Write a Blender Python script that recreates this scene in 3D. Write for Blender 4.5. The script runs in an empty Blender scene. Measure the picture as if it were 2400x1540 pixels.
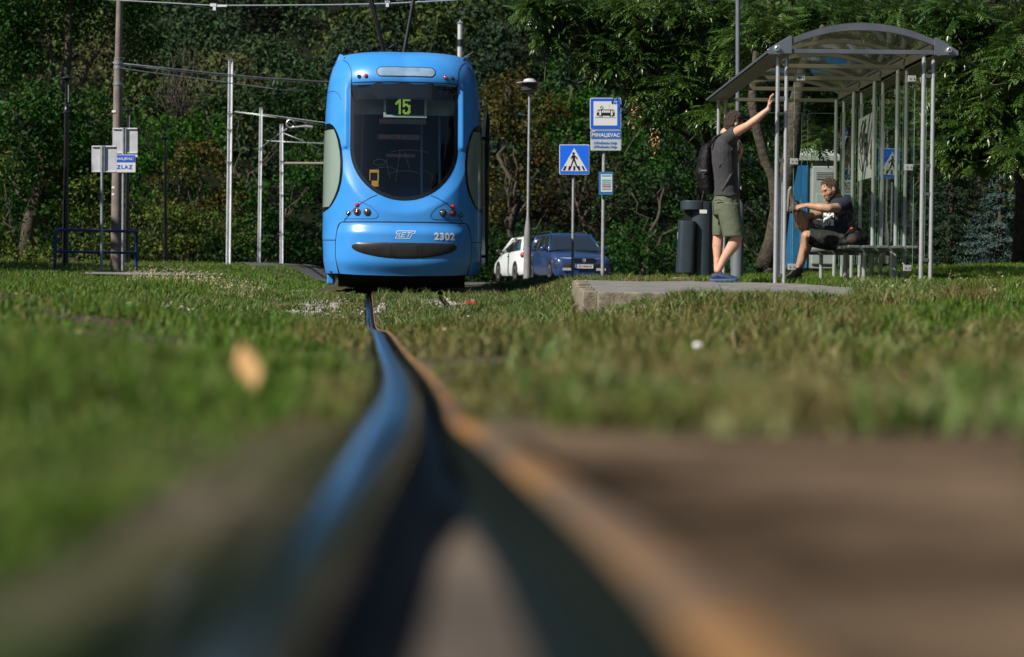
import bpy, bmesh, math, random
import numpy as np
from mathutils import Vector, Matrix, Quaternion
random.seed(7)
R = math.radians
SC = bpy.context.scene
# ---------------------------------------------------------------- camera
FPX = 4666.0            # focal length measured on a 2400 x 1540 picture
PITCH = math.atan((770 - 665) / FPX); ROLL = R(0.6)
cam_d = bpy.data.cameras.new('camera'); cam = bpy.data.objects.new('camera', cam_d)
SC.collection.objects.link(cam); SC.camera = cam
cam_d.sensor_width = 36.0; cam_d.lens = 36.0 * FPX / 2400.0
cam_d.clip_start = 0.05; cam_d.clip_end = 1500
CM = Matrix.Rotation(R(90) - PITCH, 4, 'X') @ Matrix.Rotation(ROLL, 4, 'Z')
cam.matrix_world = CM
cam_d.dof.use_dof = True; cam_d.dof.focus_distance = 27.5; cam_d.dof.aperture_fstop = 2.6
# ---------------------------------------------------------------- world, sun, exposure
AZ = R(55); EL = R(41)
TOSUN = Vector((-math.sin(AZ) * math.cos(EL), -math.cos(AZ) * math.cos(EL), math.sin(EL)))
w = bpy.data.worlds.new('World'); SC.world = w; w.use_nodes = True
nt = w.node_tree; nt.nodes.clear()
sky = nt.nodes.new('ShaderNodeTexSky'); sky.sky_type = 'NISHITA'; sky.sun_disc = False
sky.sun_elevation = EL; sky.sun_rotation = math.atan2(TOSUN.x, TOSUN.y); sky.air_density = 1.0; sky.dust_density = .5
bg = nt.nodes.new('ShaderNodeBackground'); bg.inputs[1].default_value = 0.05
wo = nt.nodes.new('ShaderNodeOutputWorld')
nt.links.new(sky.outputs[0], bg.inputs[0]); nt.links.new(bg.outputs[0], wo.inputs[0])
sl = bpy.data.lights.new('sun', 'SUN'); sl.energy = 5.0; sl.angle = R(.53); sl.color = (1, .93, .82)
so = bpy.data.objects.new('sun', sl); SC.collection.objects.link(so)
so.rotation_euler = (-TOSUN).to_track_quat('-Z', 'Y').to_euler(); so.location = (-20, -20, 30)
SC.view_settings.view_transform = 'Standard'; SC.view_settings.look = 'None'
SC.view_settings.exposure = 0.52; SC.view_settings.gamma = 1.0
try:
    SC.cycles.max_bounces = 6; SC.cycles.transparent_max_bounces = 16
except Exception: pass
# ---------------------------------------------------------------- helpers
def at(dx, dy, Y):
    """world point at depth Y that stands at (dx,dy) of a 2400x1540 picture"""
    v = CM.to_3x3() @ Vector(((dx - 1200) / FPX, -(dy - 770) / FPX, -1))
    return v * (Y / v.y)
def lerp(a, b, t): return a + (b - a) * t
def interp(x, pts): return float(np.interp(x, [p[0] for p in pts], [p[1] for p in pts]))
def sst(a, b, x):
    t = np.clip((x - a) / (b - a), 0, 1); return t * t * (3 - 2 * t)
MATS = {}
def mat(name, col, rough=.6, metal=0., spec=.5, col2=None, scale=6., detail=3, island=0., bump=0., bscale=40., coat=0.,
        emit=0., alpha=1., trans=0., sheen=0., rvar=0.):
    if name in MATS: return MATS[name]
    m = bpy.data.materials.new(name); m.use_nodes = True; MATS[name] = m
    t = m.node_tree; N = t.nodes; L = t.links; p = N['Principled BSDF']
    p.inputs['Base Color'].default_value = (*col, 1); p.inputs['Roughness'].default_value = rough
    p.inputs['Metallic'].default_value = metal; p.inputs['Specular IOR Level'].default_value = spec
    p.inputs['Coat Weight'].default_value = coat; p.inputs['Coat Roughness'].default_value = .08
    if sheen: p.inputs['Sheen Weight'].default_value = sheen
    if emit:
        p.inputs['Emission Color'].default_value = (*col, 1); p.inputs['Emission Strength'].default_value = emit
    tc = N.new('ShaderNodeTexCoord')
    src = None
    if col2 is not None:
        nz = N.new('ShaderNodeTexNoise'); nz.inputs['Scale'].default_value = scale; nz.inputs['Detail'].default_value = detail
        L.new(tc.outputs['Object'], nz.inputs['Vector'])
        rp = N.new('ShaderNodeValToRGB'); rp.color_ramp.elements[0].position = .36; rp.color_ramp.elements[1].position = .64
        rp.color_ramp.elements[0].color = (*col, 1); rp.color_ramp.elements[1].color = (*col2, 1)
        L.new(nz.outputs['Fac'], rp.inputs[0]); src = rp.outputs[0]
        if rvar:
            mr = N.new('ShaderNodeMapRange'); mr.inputs[3].default_value = rough - rvar; mr.inputs[4].default_value = rough + rvar
            L.new(nz.outputs['Fac'], mr.inputs[0]); L.new(mr.outputs[0], p.inputs['Roughness'])
    if island:
        ge = N.new('ShaderNodeNewGeometry'); hs = N.new('ShaderNodeHueSaturation')
        mv = N.new('ShaderNodeMapRange'); mv.inputs[3].default_value = 1 - island; mv.inputs[4].default_value = 1 + island
        mh = N.new('ShaderNodeMapRange'); mh.inputs[3].default_value = .5 + .03 * island * 2; mh.inputs[4].default_value = .5 - .03 * island * 2
        ad = N.new('ShaderNodeMath'); ad.operation = 'MULTIPLY'; ad.inputs[1].default_value = 7.31
        fr = N.new('ShaderNodeMath'); fr.operation = 'FRACT'
        L.new(ge.outputs['Random Per Island'], mv.inputs[0]); L.new(ge.outputs['Random Per Island'], ad.inputs[0])
        L.new(ad.outputs[0], fr.inputs[0]); L.new(fr.outputs[0], mh.inputs[0])
        L.new(mv.outputs[0], hs.inputs['Value']); L.new(mh.outputs[0], hs.inputs['Hue'])
        if src is not None: L.new(src, hs.inputs['Color'])
        else: hs.inputs['Color'].default_value = (*col, 1)
        src = hs.outputs[0]
    if src is not None: L.new(src, p.inputs['Base Color'])
    if bump:
        nb = N.new('ShaderNodeTexNoise'); nb.inputs['Scale'].default_value = bscale; nb.inputs['Detail'].default_value = 4
        L.new(tc.outputs['Object'], nb.inputs['Vector'])
        bp = N.new('ShaderNodeBump'); bp.inputs['Strength'].default_value = bump; bp.inputs['Distance'].default_value = .02
        L.new(nb.outputs['Fac'], bp.inputs['Height']); L.new(bp.outputs[0], p.inputs['Normal'])
    if trans:       # leaf translucency
        tr = N.new('ShaderNodeBsdfTranslucent'); mx = N.new('ShaderNodeMixShader'); mx.inputs[0].default_value = trans
        if src is not None: L.new(src, tr.inputs[0])
        else: tr.inputs[0].default_value = (*col, 1)
        L.new(p.outputs[0], mx.inputs[1]); L.new(tr.outputs[0], mx.inputs[2])
        L.new(mx.outputs[0], N['Material Output'].inputs[0])
    return m
def glass(name, tint=(.8, .9, .85), refl=1.0, base=1., rough=.0, dirt=0.):
    if name in MATS: return MATS[name]
    m = bpy.data.materials.new(name); m.use_nodes = True; MATS[name] = m
    t = m.node_tree; N = t.nodes; L = t.links; N.remove(N['Principled BSDF'])
    tr = N.new('ShaderNodeBsdfTransparent'); tr.inputs[0].default_value = (*tint, 1)
    gl = N.new('ShaderNodeBsdfGlossy'); gl.inputs['Roughness'].default_value = rough
    gl.inputs[0].default_value = (refl, refl, refl, 1)
    fr = N.new('ShaderNodeFresnel'); fr.inputs[0].default_value = 1.5; fs_ = N.new('ShaderNodeMath'); fs_.operation = 'MULTIPLY'; fs_.inputs[1].default_value = base; L.new(fr.outputs[0], fs_.inputs[0])
    mx = N.new('ShaderNodeMixShader'); L.new(fs_.outputs[0], mx.inputs[0]); L.new(tr.outputs[0], mx.inputs[1]); L.new(gl.outputs[0], mx.inputs[2])
    out = mx.outputs[0]
    if dirt:
        df = N.new('ShaderNodeBsdfDiffuse'); df.inputs[0].default_value = (.5, .5, .45, 1)
        m2 = N.new('ShaderNodeMixShader'); m2.inputs[0].default_value = dirt
        L.new(out, m2.inputs[1]); L.new(df.outputs[0], m2.inputs[2]); out = m2.outputs[0]
    L.new(out, N['Material Output'].inputs[0]); return m
ORG = {}
def link(o): SC.collection.objects.link(o); return o
def tag(o, label=None, cat=None, group=None, kind=None):
    if label: o['label'] = label
    if cat: o['category'] = cat
    if group: o['group'] = group
    if kind: o['kind'] = kind
    return o
def thing(name, label, cat, loc=(0, 0, 0), rotz=0., group=None, local=False):
    o = bpy.data.objects.new(name, None); link(o); o.empty_display_size = .2
    o.location = loc; o.rotation_euler = (0, 0, rotz); ORG[o.name] = Vector((0, 0, 0)) if local else Vector(loc)
    return tag(o, label, cat, group)
class MB:
    def __init__(s): s.v = []; s.f = []; s.mi = []; s.m = 0; s.M = None
    def add(s, vs, fs):
        b = len(s.v)
        if s.M is not None: vs = [s.M @ Vector(q) for q in vs]
        s.v += [tuple(q) for q in vs]; s.f += [tuple(b + i for i in f) for f in fs]; s.mi += [s.m] * len(fs); return s
    def box(s, c, d, rz=0., rot=None):
        c = Vector(c); h = Vector(d) / 2
        M = rot if rot is not None else Matrix.Rotation(rz, 3, 'Z')
        vs = [c + M @ Vector((sx * h.x, sy * h.y, sz * h.z)) for sz in (-1, 1) for sy in (-1, 1) for sx in (-1, 1)]
        return s.add(vs, [(0, 2, 3, 1), (4, 5, 7, 6), (0, 1, 5, 4), (2, 6, 7, 3), (0, 4, 6, 2), (1, 3, 7, 5)])
    def tube(s, pts, r, n=10, cap=True):
        pts = [Vector(p) for p in pts]; rs = r if isinstance(r, (list, tuple)) else [r] * len(pts)
        vs = []; up = None
        for i, p in enumerate(pts):
            d = (pts[min(i + 1, len(pts) - 1)] - pts[max(i - 1, 0)]).normalized()
            if up is None: up = Vector((0, 0, 1)) if abs(d.z) < .9 else Vector((1, 0, 0))
            a = d.cross(up).normalized(); up = a.cross(d).normalized()
            for k in range(n):
                t = 2 * math.pi * k / n; vs.append(p + (a * math.cos(t) + up * math.sin(t)) * rs[i])
        fs = [(i * n + k, i * n + (k + 1) % n, (i + 1) * n + (k + 1) % n, (i + 1) * n + k) for i in range(len(pts) - 1) for k in range(n)]
        if cap: fs += [tuple(range(n))[::-1], tuple((len(pts) - 1) * n + k for k in range(n))]
        return s.add(vs, fs)
    def cyl(s, p0, p1, r0, r1=None, n=16): return s.tube([p0, p1], [r0, r0 if r1 is None else r1], n)
    def ell(s, c, r, rot=None, nu=16, nv=10):
        c = Vector(c); M = rot if rot is not None else Matrix.Identity(3); vs = []; fs = []
        for j in range(nv + 1):
            ph = math.pi * j / nv
            for i in range(nu):
                th = 2 * math.pi * i / nu
                vs.append(c + M @ Vector((r[0] * math.sin(ph) * math.cos(th), r[1] * math.sin(ph) * math.sin(th), r[2] * math.cos(ph))))
        for j in range(nv):
            for i in range(nu): fs.append((j * nu + i, (j + 1) * nu + i, (j + 1) * nu + (i + 1) % nu, j * nu + (i + 1) % nu))
        return s.add(vs, fs)
    def loft(s, rings, close=True, cap=True):
        n = len(rings[0]); vs = [q for r in rings for q in r]
        fs = [(i * n + k, i * n + (k + 1) % n, (i + 1) * n + (k + 1) % n, (i + 1) * n + k) for i in range(len(rings) - 1) for k in range(n if close else n - 1)]
        if cap and close: fs += [tuple(range(n))[::-1], tuple((len(rings) - 1) * n + k for k in range(n))]
        return s.add(vs, fs)
    def lathe(s, c, prof, n=24, axis=None):
        c = Vector(c); M = Matrix.Identity(3) if axis is None else Vector((0, 0, 1)).rotation_difference(Vector(axis)).to_matrix()
        rings = [[c + M @ Vector((r * math.cos(2 * math.pi * k / n), r * math.sin(2 * math.pi * k / n), z)) for k in range(n)] for r, z in prof]
        return s.loft(rings)
    def prism(s, pts, d):                      # polygon of 3d points extruded by vector d
        pts = [Vector(p) for p in pts]; d = Vector(d); n = len(pts)
        return s.add(pts + [p + d for p in pts], [tuple(range(n))[::-1], tuple(range(n, 2 * n))] + [(i, (i + 1) % n, n + (i + 1) % n, n + i) for i in range(n)])
    def grid(s, rows):
        n = len(rows[0]); vs = [q for r in rows for q in r]
        return s.add(vs, [(j * n + i, j * n + i + 1, (j + 1) * n + i + 1, (j + 1) * n + i) for j in range(len(rows) - 1) for i in range(n - 1)])
    def build(s, name, mats, parent=None, smooth=False, bevel=0., autos=None, remesh=0., smo=0, subs=0):
        me = bpy.data.meshes.new(name); off = ORG.get(parent.name, Vector()) if parent else Vector()
        me.from_pydata([tuple(Vector(q) - off) for q in s.v], [], s.f)
        for mm in (mats if isinstance(mats, (list, tuple)) else [mats]): me.materials.append(mm)
        me.polygons.foreach_set('material_index', s.mi)
        bm = bmesh.new(); bm.from_mesh(me); bmesh.ops.recalc_face_normals(bm, faces=bm.faces); bm.to_mesh(me); bm.free()
        if smooth or autos or remesh: me.polygons.foreach_set('use_smooth', [True] * len(me.polygons))
        if autos: me.set_sharp_from_angle(angle=R(autos))
        o = bpy.data.objects.new(name, me); link(o)
        if parent: o.parent = parent; ORG[o.name] = off
        if remesh:
            r = o.modifiers.new('r', 'REMESH'); r.mode = 'VOXEL'; r.voxel_size = remesh; r.use_smooth_shade = True
        if smo: q = o.modifiers.new('s', 'SMOOTH'); q.factor = .5; q.iterations = smo
        if bevel: b = o.modifiers.new('b', 'BEVEL'); b.width = bevel; b.segments = 2; b.limit_method = 'ANGLE'
        if subs: q = o.modifiers.new('u', 'SUBSURF'); q.levels = subs; q.render_levels = subs
        return o
def npmesh(name, V, F, mats, parent=None, mi=None, smooth=False):
    """V (n,3), F (m,4) quads or (m,3) tris as numpy arrays, world coordinates"""
    off = np.array(ORG.get(parent.name, Vector()) if parent else (0, 0, 0))
    me = bpy.data.meshes.new(name); k = F.shape[1]
    me.vertices.add(len(V)); me.vertices.foreach_set('co', (V - off).astype(np.float32).ravel())
    me.loops.add(F.size); me.loops.foreach_set('vertex_index', F.astype(np.int32).ravel())
    me.polygons.add(len(F)); me.polygons.foreach_set('loop_start', np.arange(0, F.size, k, dtype=np.int32))
    for mm in (mats if isinstance(mats, (list, tuple)) else [mats]): me.materials.append(mm)
    if mi is not None: me.polygons.foreach_set('material_index', mi.astype(np.int32))
    if smooth: me.polygons.foreach_set('use_smooth', np.ones(len(F), dtype=bool))
    me.update(calc_edges=True); me.validate()
    o = bpy.data.objects.new(name, me); link(o)
    if parent: o.parent = parent; ORG[o.name] = Vector(off)
    return o
_F = None
def text_verts(body, size, extrude=.001, bold=0., align='CENTER', sx=1., shear=0., spacing=1.):
    cu = bpy.data.curves.new('t', 'FONT'); cu.body = body; cu.size = size; cu.extrude = extrude; cu.offset = bold
    cu.align_x = align; cu.align_y = 'CENTER'; cu.shear = shear; cu.space_character = spacing
    o = bpy.data.objects.new('t', cu); me = bpy.data.meshes.new_from_object(o)
    vs = [(q.co.x * sx, q.co.y, q.co.z) for q in me.vertices]; fs = [tuple(p.vertices) for p in me.polygons]
    bpy.data.objects.remove(o); bpy.data.curves.remove(cu); bpy.data.meshes.remove(me)
    return vs, fs
def put_text(mb, body, c, size, U=(1, 0, 0), Vv=(0, 0, 1), **k):
    c = Vector(c); U = Vector(U).normalized(); Vv = Vector(Vv).normalized(); Nn = U.cross(Vv)
    vs, fs = text_verts(body, size, **k)
    mb.add([c + U * x + Vv * y + Nn * z for x, y, z in vs], fs)
# ================================================================ GROUND
TP = [(-40, -.13), (.6, -.128), (1.7, -.122), (3.3, -.165), (6, -.215), (9, -.24), (11.7, -.275), (13, -.31), (16, -.38), (20, -.45), (22.5, -.43), (25.2, -.29), (28, -.165), (31, -.12), (40, -.06), (70, -.02), (600, 0)]
XP = [(-40, -.10), (.6, -.106), (1.7, -.100), (3.3, -.178), (6, -.377), (11.7, -.80), (22.5, -1.62), (28, -2.04), (90, -6.66), (600, -44.6)]
LP = [(-40, -.14), (3, -.15), (6, -.16), (10, -.14), (14, -.12), (20, -.08), (24, -.05), (27, -.045), (30, -.03), (33, .06), (36, .10), (42, .12), (50, .30), (60, .45), (90, .8), (600, 1)]
RP = [(-40, -.125), (1.9, -.13), (3.3, -.17), (6, -.20), (10, -.21), (14, -.19), (16.3, -.135), (19, -.09), (21, .02), (26, .05), (30, .08), (35, .08), (42, .0), (60, .0), (600, .3)]
def smooth_table(P):
    xs = np.concatenate([np.arange(-40, 60, .25), np.arange(60, 601, 5)])
    ys = np.interp(xs, [p[0] for p in P], [p[1] for p in P]); y2 = ys.copy()
    for _ in range(3):
        y2[3:-3] = np.mean([y2[i:len(y2) - 6 + i] for i in range(7)], axis=0) * (1) ; y2[:3] = ys[:3]; y2[-3:] = ys[-3:]
    near = (xs < 3)
    y2[near] = ys[near] * .5 + y2[near] * .5
    return xs, y2
TXS, TT = smooth_table(TP); _, LL = smooth_table(LP); _, RR_ = smooth_table(RP)
_, XX = smooth_table(XP)
fT = lambda Y: np.interp(Y, TXS, TT); fX = lambda Y: np.interp(Y, TXS, XX)
fL = lambda Y: np.interp(Y, TXS, LL); fR = lambda Y: np.interp(Y, TXS, RR_)
def terr(X, Y):
    X = np.asarray(X, float); Y = np.asarray(Y, float); u = X - fX(Y); t = fT(Y) - .012
    z = t + (fL(Y) - t) * sst(.25 + .75 * sst(20, 25, Y), 1.0 + .1 * np.clip(Y, 0, 14), -u) + (fR(Y) - t) * sst(1.25 + .65 * sst(20, 25, Y), 2.7 + .5 * sst(20, 25, Y), u)
    gwid = np.where(Y < 5, .028 + .03 + .125 * (1 - sst(.5, 2.3, Y)) + .026, .08)
    z = z - .07 * ((u > -.025 - .03 * (1 - sst(.6, 1.1, Y))) & (u < gwid)) - .055 * ((u > .975) & (u < 1.07))
    z = z + np.clip(u - 5.2, 0, 60) * .055 * sst(14, 24, Y) * (1 - sst(30, 60, Y) * .6)
    z = z + np.clip(-u - 6, 0, 60) * .02 * sst(35, 55, Y)
    z = z + (np.sin(X * 2.3 + Y * .7) * np.sin(Y * 1.9 - X) * .012) * sst(.2, .8, abs(u)) * sst(2, 6, Y)
    hz = np.clip(Y - 112 - 6 * np.sin(X * .05), 0, 400)
    z = z + hz * .36 * (1 - .2 * sst(100, 300, hz)) + sst(0, 30, hz) * 1.5 * np.sin(X * .09 + Y * .05)
    z = z + np.clip(X - 35, 0, 200) * .25 * sst(60, 110, Y)
    return z
ys = np.concatenate([-np.geomspace(40, .3, 14), np.arange(0, 8, .2), np.arange(8, 34, .4), np.arange(34, 70, 1.5), np.geomspace(70, 420, 50)])
us = np.concatenate([-np.geomspace(180, 3, 34), np.arange(-2.8, -.15, .1), np.arange(-.1, .3, .02), np.arange(.3, .9, .1), np.arange(.92, 1.1, .02), np.arange(1.1, 3.2, .1), np.geomspace(3.3, 180, 42)])
YY, UU = np.meshgrid(ys, us, indexing='ij'); XXg = UU + fX(YY); ZZ = terr(XXg, YY)
V = np.stack([XXg, YY, ZZ], -1).reshape(-1, 3); nu = len(us); idx = np.arange(len(ys) * nu).reshape(len(ys), nu)
Fq = np.stack([idx[:-1, :-1], idx[:-1, 1:], idx[1:, 1:], idx[1:, :-1]], -1).reshape(-1, 4)
def ground_mat():
    m = bpy.data.materials.new('soil_and_turf'); m.use_nodes = True; t = m.node_tree; N = t.nodes; L = t.links; p = N['Principled BSDF']
    p.inputs['Roughness'].default_value = .95; p.inputs['Specular IOR Level'].default_value = .1
    tc = N.new('ShaderNodeTexCoord')
    def nz(s, d=4):
        n = N.new('ShaderNodeTexNoise'); n.inputs['Scale'].default_value = s; n.inputs['Detail'].default_value = d; L.new(tc.outputs['Object'], n.inputs['Vector']); return n
    def ramp(n, a, b, p0=.4, p1=.6):
        r = N.new('ShaderNodeValToRGB'); e = r.color_ramp.elements; e[0].position = p0; e[1].position = p1; e[0].color = (*a, 1); e[1].color = (*b, 1); L.new(n.outputs['Fac'], r.inputs[0]); return r
    a = ramp(nz(.9), (.030, .045, .012), (.075, .060, .032)); b = ramp(nz(30), (.05, .04, .028), (.11, .095, .07), .35, .65)
    mx = N.new('ShaderNodeMix'); mx.data_type = 'RGBA'; q = ramp(nz(3.1), (0, 0, 0), (1, 1, 1), .42, .62)
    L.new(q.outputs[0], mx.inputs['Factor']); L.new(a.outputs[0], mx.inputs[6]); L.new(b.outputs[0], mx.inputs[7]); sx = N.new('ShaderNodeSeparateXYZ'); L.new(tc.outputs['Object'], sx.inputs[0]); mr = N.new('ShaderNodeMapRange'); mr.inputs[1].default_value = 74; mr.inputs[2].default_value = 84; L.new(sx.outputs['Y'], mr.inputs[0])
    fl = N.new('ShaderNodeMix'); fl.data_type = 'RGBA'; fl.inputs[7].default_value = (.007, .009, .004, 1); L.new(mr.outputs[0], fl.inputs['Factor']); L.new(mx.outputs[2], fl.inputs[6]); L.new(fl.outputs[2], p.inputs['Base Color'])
    bp = N.new('ShaderNodeBump'); bp.inputs['Strength'].default_value = .6; bp.inputs['Distance'].default_value = .02; L.new(nz(55).outputs['Fac'], bp.inputs['Height']); L.new(bp.outputs[0], p.inputs['Normal'])
    return m
g = npmesh('ground', V, Fq, ground_mat(), smooth=True); tag(g, kind='structure')
# ---- near brown crossing slab to the right of the rail
M_slab = mat('worn_brown_asphalt', (.022, .014, .008), .9, spec=.08, col2=(.15, .105, .068), scale=4.2, detail=5, bump=.5, bscale=60)
rows = []
for Y in np.arange(-3, 1.9, .1):
    x0 = fX(Y) + (.225 - .125 * float(sst(.5, 2.0, Y)))
    rows.append([Vector((x, Y, float(fT(Y)) - .002 + .003 * math.sin(x * 9 + Y * 5))) for x in np.linspace(x0, x0 + 4.2, 30)])
mb = MB(); mb.grid(rows); tag(mb.build('road', M_slab, smooth=True), kind='structure')
# ---- raised pavement with its kerb
M_asph = mat('pale_asphalt', (.13, .125, .12), .9, col2=(.19, .185, .175), scale=4, bump=.4, bscale=90)
M_kerb = mat('weathered_concrete', (.25, .22, .17), .9, col2=(.13, .11, .08), scale=9, bump=.5, bscale=50)
def pav_z(Y): return interp(Y, [(16.6, -.075), (19, -.035), (21, .028), (24, .058)])
xs_l = lambda Y: .60 + (Y - 16.8) * .015
rows = []
for Y in np.arange(16.9, 22.31, .3):
    xr = interp(Y, [(16.9, 2.9), (19.5, 3.45), (22.3, 2.55)])
    rows.append([Vector((x, Y, pav_z(Y) + .004 + .004 * math.sin(x * 5 + Y * 3))) for x in np.linspace(xs_l(Y) + .12, xr, 20)])
mb = MB(); mb.grid(rows); tag(mb.build('pavement', M_asph, smooth=True), kind='structure')
mb = MB()
for k in range(3):
    x0 = .72 + k * .6
    mb.box((x0 + .29, 16.83 + .02 * (k % 2), pav_z(16.9) - .09), (.585, .13, .20), rz=.01 * (k % 3 - 1))
for k in range(5):
    mb.box((xs_l(17.4 + k) + .05, 17.3 + k * .99, pav_z(17.4 + k) - .09), (.13, .97, .2))
tag(mb.build('kerb', M_kerb, bevel=.012), kind='structure')
# left far path, and the road the cars stand on
rows = []
for Y in np.arange(33, 41.1, 1):
    x0 = at(200, 650, Y).x; x1 = at(478 + (41 - Y) * 4, 650, Y).x
    rows.append([Vector((x, Y, float(terr(x, Y)) + .03)) for x in np.linspace(x0, x1, 14)])
mb = MB(); mb.grid(rows); tag(mb.build('path', M_asph, smooth=True), kind='structure')
M_road = mat('grey_asphalt', (.06, .06, .062), .85, col2=(.085, .085, .085), scale=2, bump=.2, bscale=80)
mb = MB(); mb.grid([[Vector((x, Y, float(terr(x, Y)) + .02)) for x in np.linspace(-3, 9, 24)] for Y in np.arange(44, 74, 2.)])
tag(mb.build('car_park_road', M_road, smooth=True), kind='structure')
mb = MB(); mb.grid([[Vector((x, Y, float(terr(x, Y)) + .03)) for x in np.linspace(fX(Y) - 3.4, fX(Y) + 3, 14)] for Y in np.arange(56, 110, 2.5)])
tag(mb.build('tramway_road', M_road, smooth=True), kind='structure')
# ---------------------------------------------------------------- rails
M_steel = mat('polished_rail_steel', (.40, .41, .44), .13, metal=1., col2=(.12, .125, .135), scale=7, rvar=.06, bump=.25, bscale=2.2)
M_lip = mat('rusty_rail_lip', (.32, .16, .045), .6, metal=.2, col2=(.12, .085, .06), scale=4, bump=.3, bscale=120)
M_groove = mat('shaded_groove_steel', (.005, .009, .008), .5, spec=.15)  # near black, so the colour carries the shade in the groove
M_fill = mat('groove_dirt', (.13, .10, .075), .9, col2=(.035, .028, .022), scale=3.5, bump=.4, bscale=150)
def rail(name_label, du, flare, dark=False):
    r = thing('tram_rail', name_label, 'rail', (float(fX(28)) + du, 28., float(fT(28))), group='rails of the tram track')
    Ys = list(np.concatenate([np.arange(-2, 4, .1), np.arange(4, 34, .3), np.arange(34, 66, 3.)]))
    gw = lambda Y: (.03 + .125 * (1 - float(sst(.45, 2.2, Y)))) if flare else .03
    lw = lambda Y: (.044 - .028 * float(sst(.6, 2.5, Y))) if flare else .016
    aL = lambda Y: .028 + .034 * (1 - float(sst(.6, 1.1, Y))) if flare else .028
    H = MB(); G = MB(); Lp = MB(); Fl = MB()
    hr, gr, lr, fr = [], [], [], []
    for Y in Ys:
        x = float(fX(Y)) + du; z = float(fT(Y)); a = .028; gwid = gw(Y); l = lw(Y); fd = .02 * float(sst(1.15, 2.1, Y))  # dirt sinks below the dark floor further off, standing in for the lip's shadow
        P = lambda dx, dz: Vector((x + dx, Y, z + dz))
        q_ = aL(Y)
        hr.append([P(-q_, -.05), P(-q_, -.007), P(-q_ + .004, -.002), P(-q_ + .011, 0), P(-.008, .0012), P(.008, .0012), P(a - .011, -.0005), P(a - .003, -.004), P(a, -.012), P(a - .001, -.07)])
        gr.append([P(a - .002, -.062), P(a + .004, -.060), P(a + gwid - .004, -.056), P(a + gwid, -.048), P(a + gwid + .001, -.010)])
        fr.append([P(a + .016, -.050 - fd), P(a + gwid * .35, -.045 - fd), P(a + gwid * .68, -.050 - fd)])
        lr.append([P(a + gwid + .001, -.02), P(a + gwid + .002, -.006), P(a + gwid + .006, -.003), P(a + gwid + l - .004, -.004), P(a + gwid + l, -.009), P(a + gwid + l, -.05)])
    H.grid(hr); H.build('rail_head', M_steel, r, autos=50)
    G.grid(gr); G.build('groove', M_groove, r, autos=50)
    Fl.grid(fr); Fl.build('groove_dirt', M_fill, r, smooth=True)
    Lp.grid(lr); Lp.build('rail_lip', M_lip, r, autos=50)
rail('polished grooved tram rail running from the camera to under the tram', 0, True)
rail('second grooved tram rail sunk in the grass, to the right of the polished one', 1.0, False)
# ---------------------------------------------------------------- grass
rng = np.random.default_rng(3)
def vnoise(X, Y, s, seed=0):
    r = np.random.default_rng(seed); out = 0
    for k in range(6):
        a = r.uniform(0, 6.28); f = s * r.uniform(.6, 1.9); out = out + np.sin((X * math.cos(a) + Y * math.sin(a)) * f + r.uniform(0, 6.28))
    return out / 6 * 1.6
def blades(X, Y, H, Wd, lean, rg, z=None):
    n = len(X); Z = terr(X, Y) - .004 if z is None else z; a = rg.uniform(0, 6.283, n); la = rg.uniform(0, 6.283, n)
    dx = np.cos(a) * Wd / 2; dy = np.sin(a) * Wd / 2; lx = np.cos(la) * lean * H; ly = np.sin(la) * lean * H
    B = np.stack([X, Y, Z], -1); wv = np.stack([dx, dy, 0 * dx], -1)
    mid = B + np.stack([lx * .35, ly * .35, H * .58], -1); tip = B + np.stack([lx, ly, H * (1 - .25 * lean)], -1)
    V = np.stack([B - wv, B + wv, mid + wv * .8, mid - wv * .8, tip], 1).reshape(-1, 3)
    i = np.arange(n)[:, None] * 5
    F = np.concatenate([i + np.array([0, 1, 2]), i + np.array([0, 2, 3]), i + np.array([3, 2, 4])], 0)
    return V, F
def on_hard(X, Y):
    u = X - fX(Y)
    hard = ((u > -.05) & (u < .06 + .10 * (Y < 2.2))) | ((u > .96) & (u < 1.05) & (Y > 22.5))
    hard |= (Y < 1.9 - .75 * np.clip(vnoise(X, Y * .5, 9, 91) - .05, 0, 1)) & (u > -.07)
    hard |= (Y < 3) & (u > -.05) & (u < .028 + .06 + .125 * (1 - sst(.5, 2.3, Y)))
    hard |= (Y > 16.75) & (Y < 22.2) & (X > .56) & (X < np.interp(Y, [16.9, 19.5, 22.3], [2.88, 3.43, 2.5]))
    hard |= (Y > 28.1) & (Y < 40) & (u > -.75) & (u < 1.7)
    hard |= (Y > 33) & (Y < 41) & (X < (478 - 1200) / FPX * Y) & (X > (215 - 1200) / FPX * Y)
    hard |= (Y > 44) & (Y < 73) & (X > -3) & (X < 9) & (u > 2.2)
    return hard
def gravelly(X, Y):          # bare stony spots beside the rails
    u = X - fX(Y); n = vnoise(X * 1.6, Y * .55, 3.2, 5) + .5 * vnoise(X * 3, Y * 1.5, 3.2, 6)
    a = np.exp(-((u + .75) / .5) ** 2 - ((Y - 24.5) / 2.2) ** 2) + np.exp(-((u - 2.2) / .55) ** 2 - ((Y - 22.5) / 3.) ** 2) + .55 * np.exp(-((u - .9) / .8) ** 2 - ((Y - 26.5) / 1.2) ** 2)
    return np.clip(sst(.38, .85, a + .45 * n), 0, .93)
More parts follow.
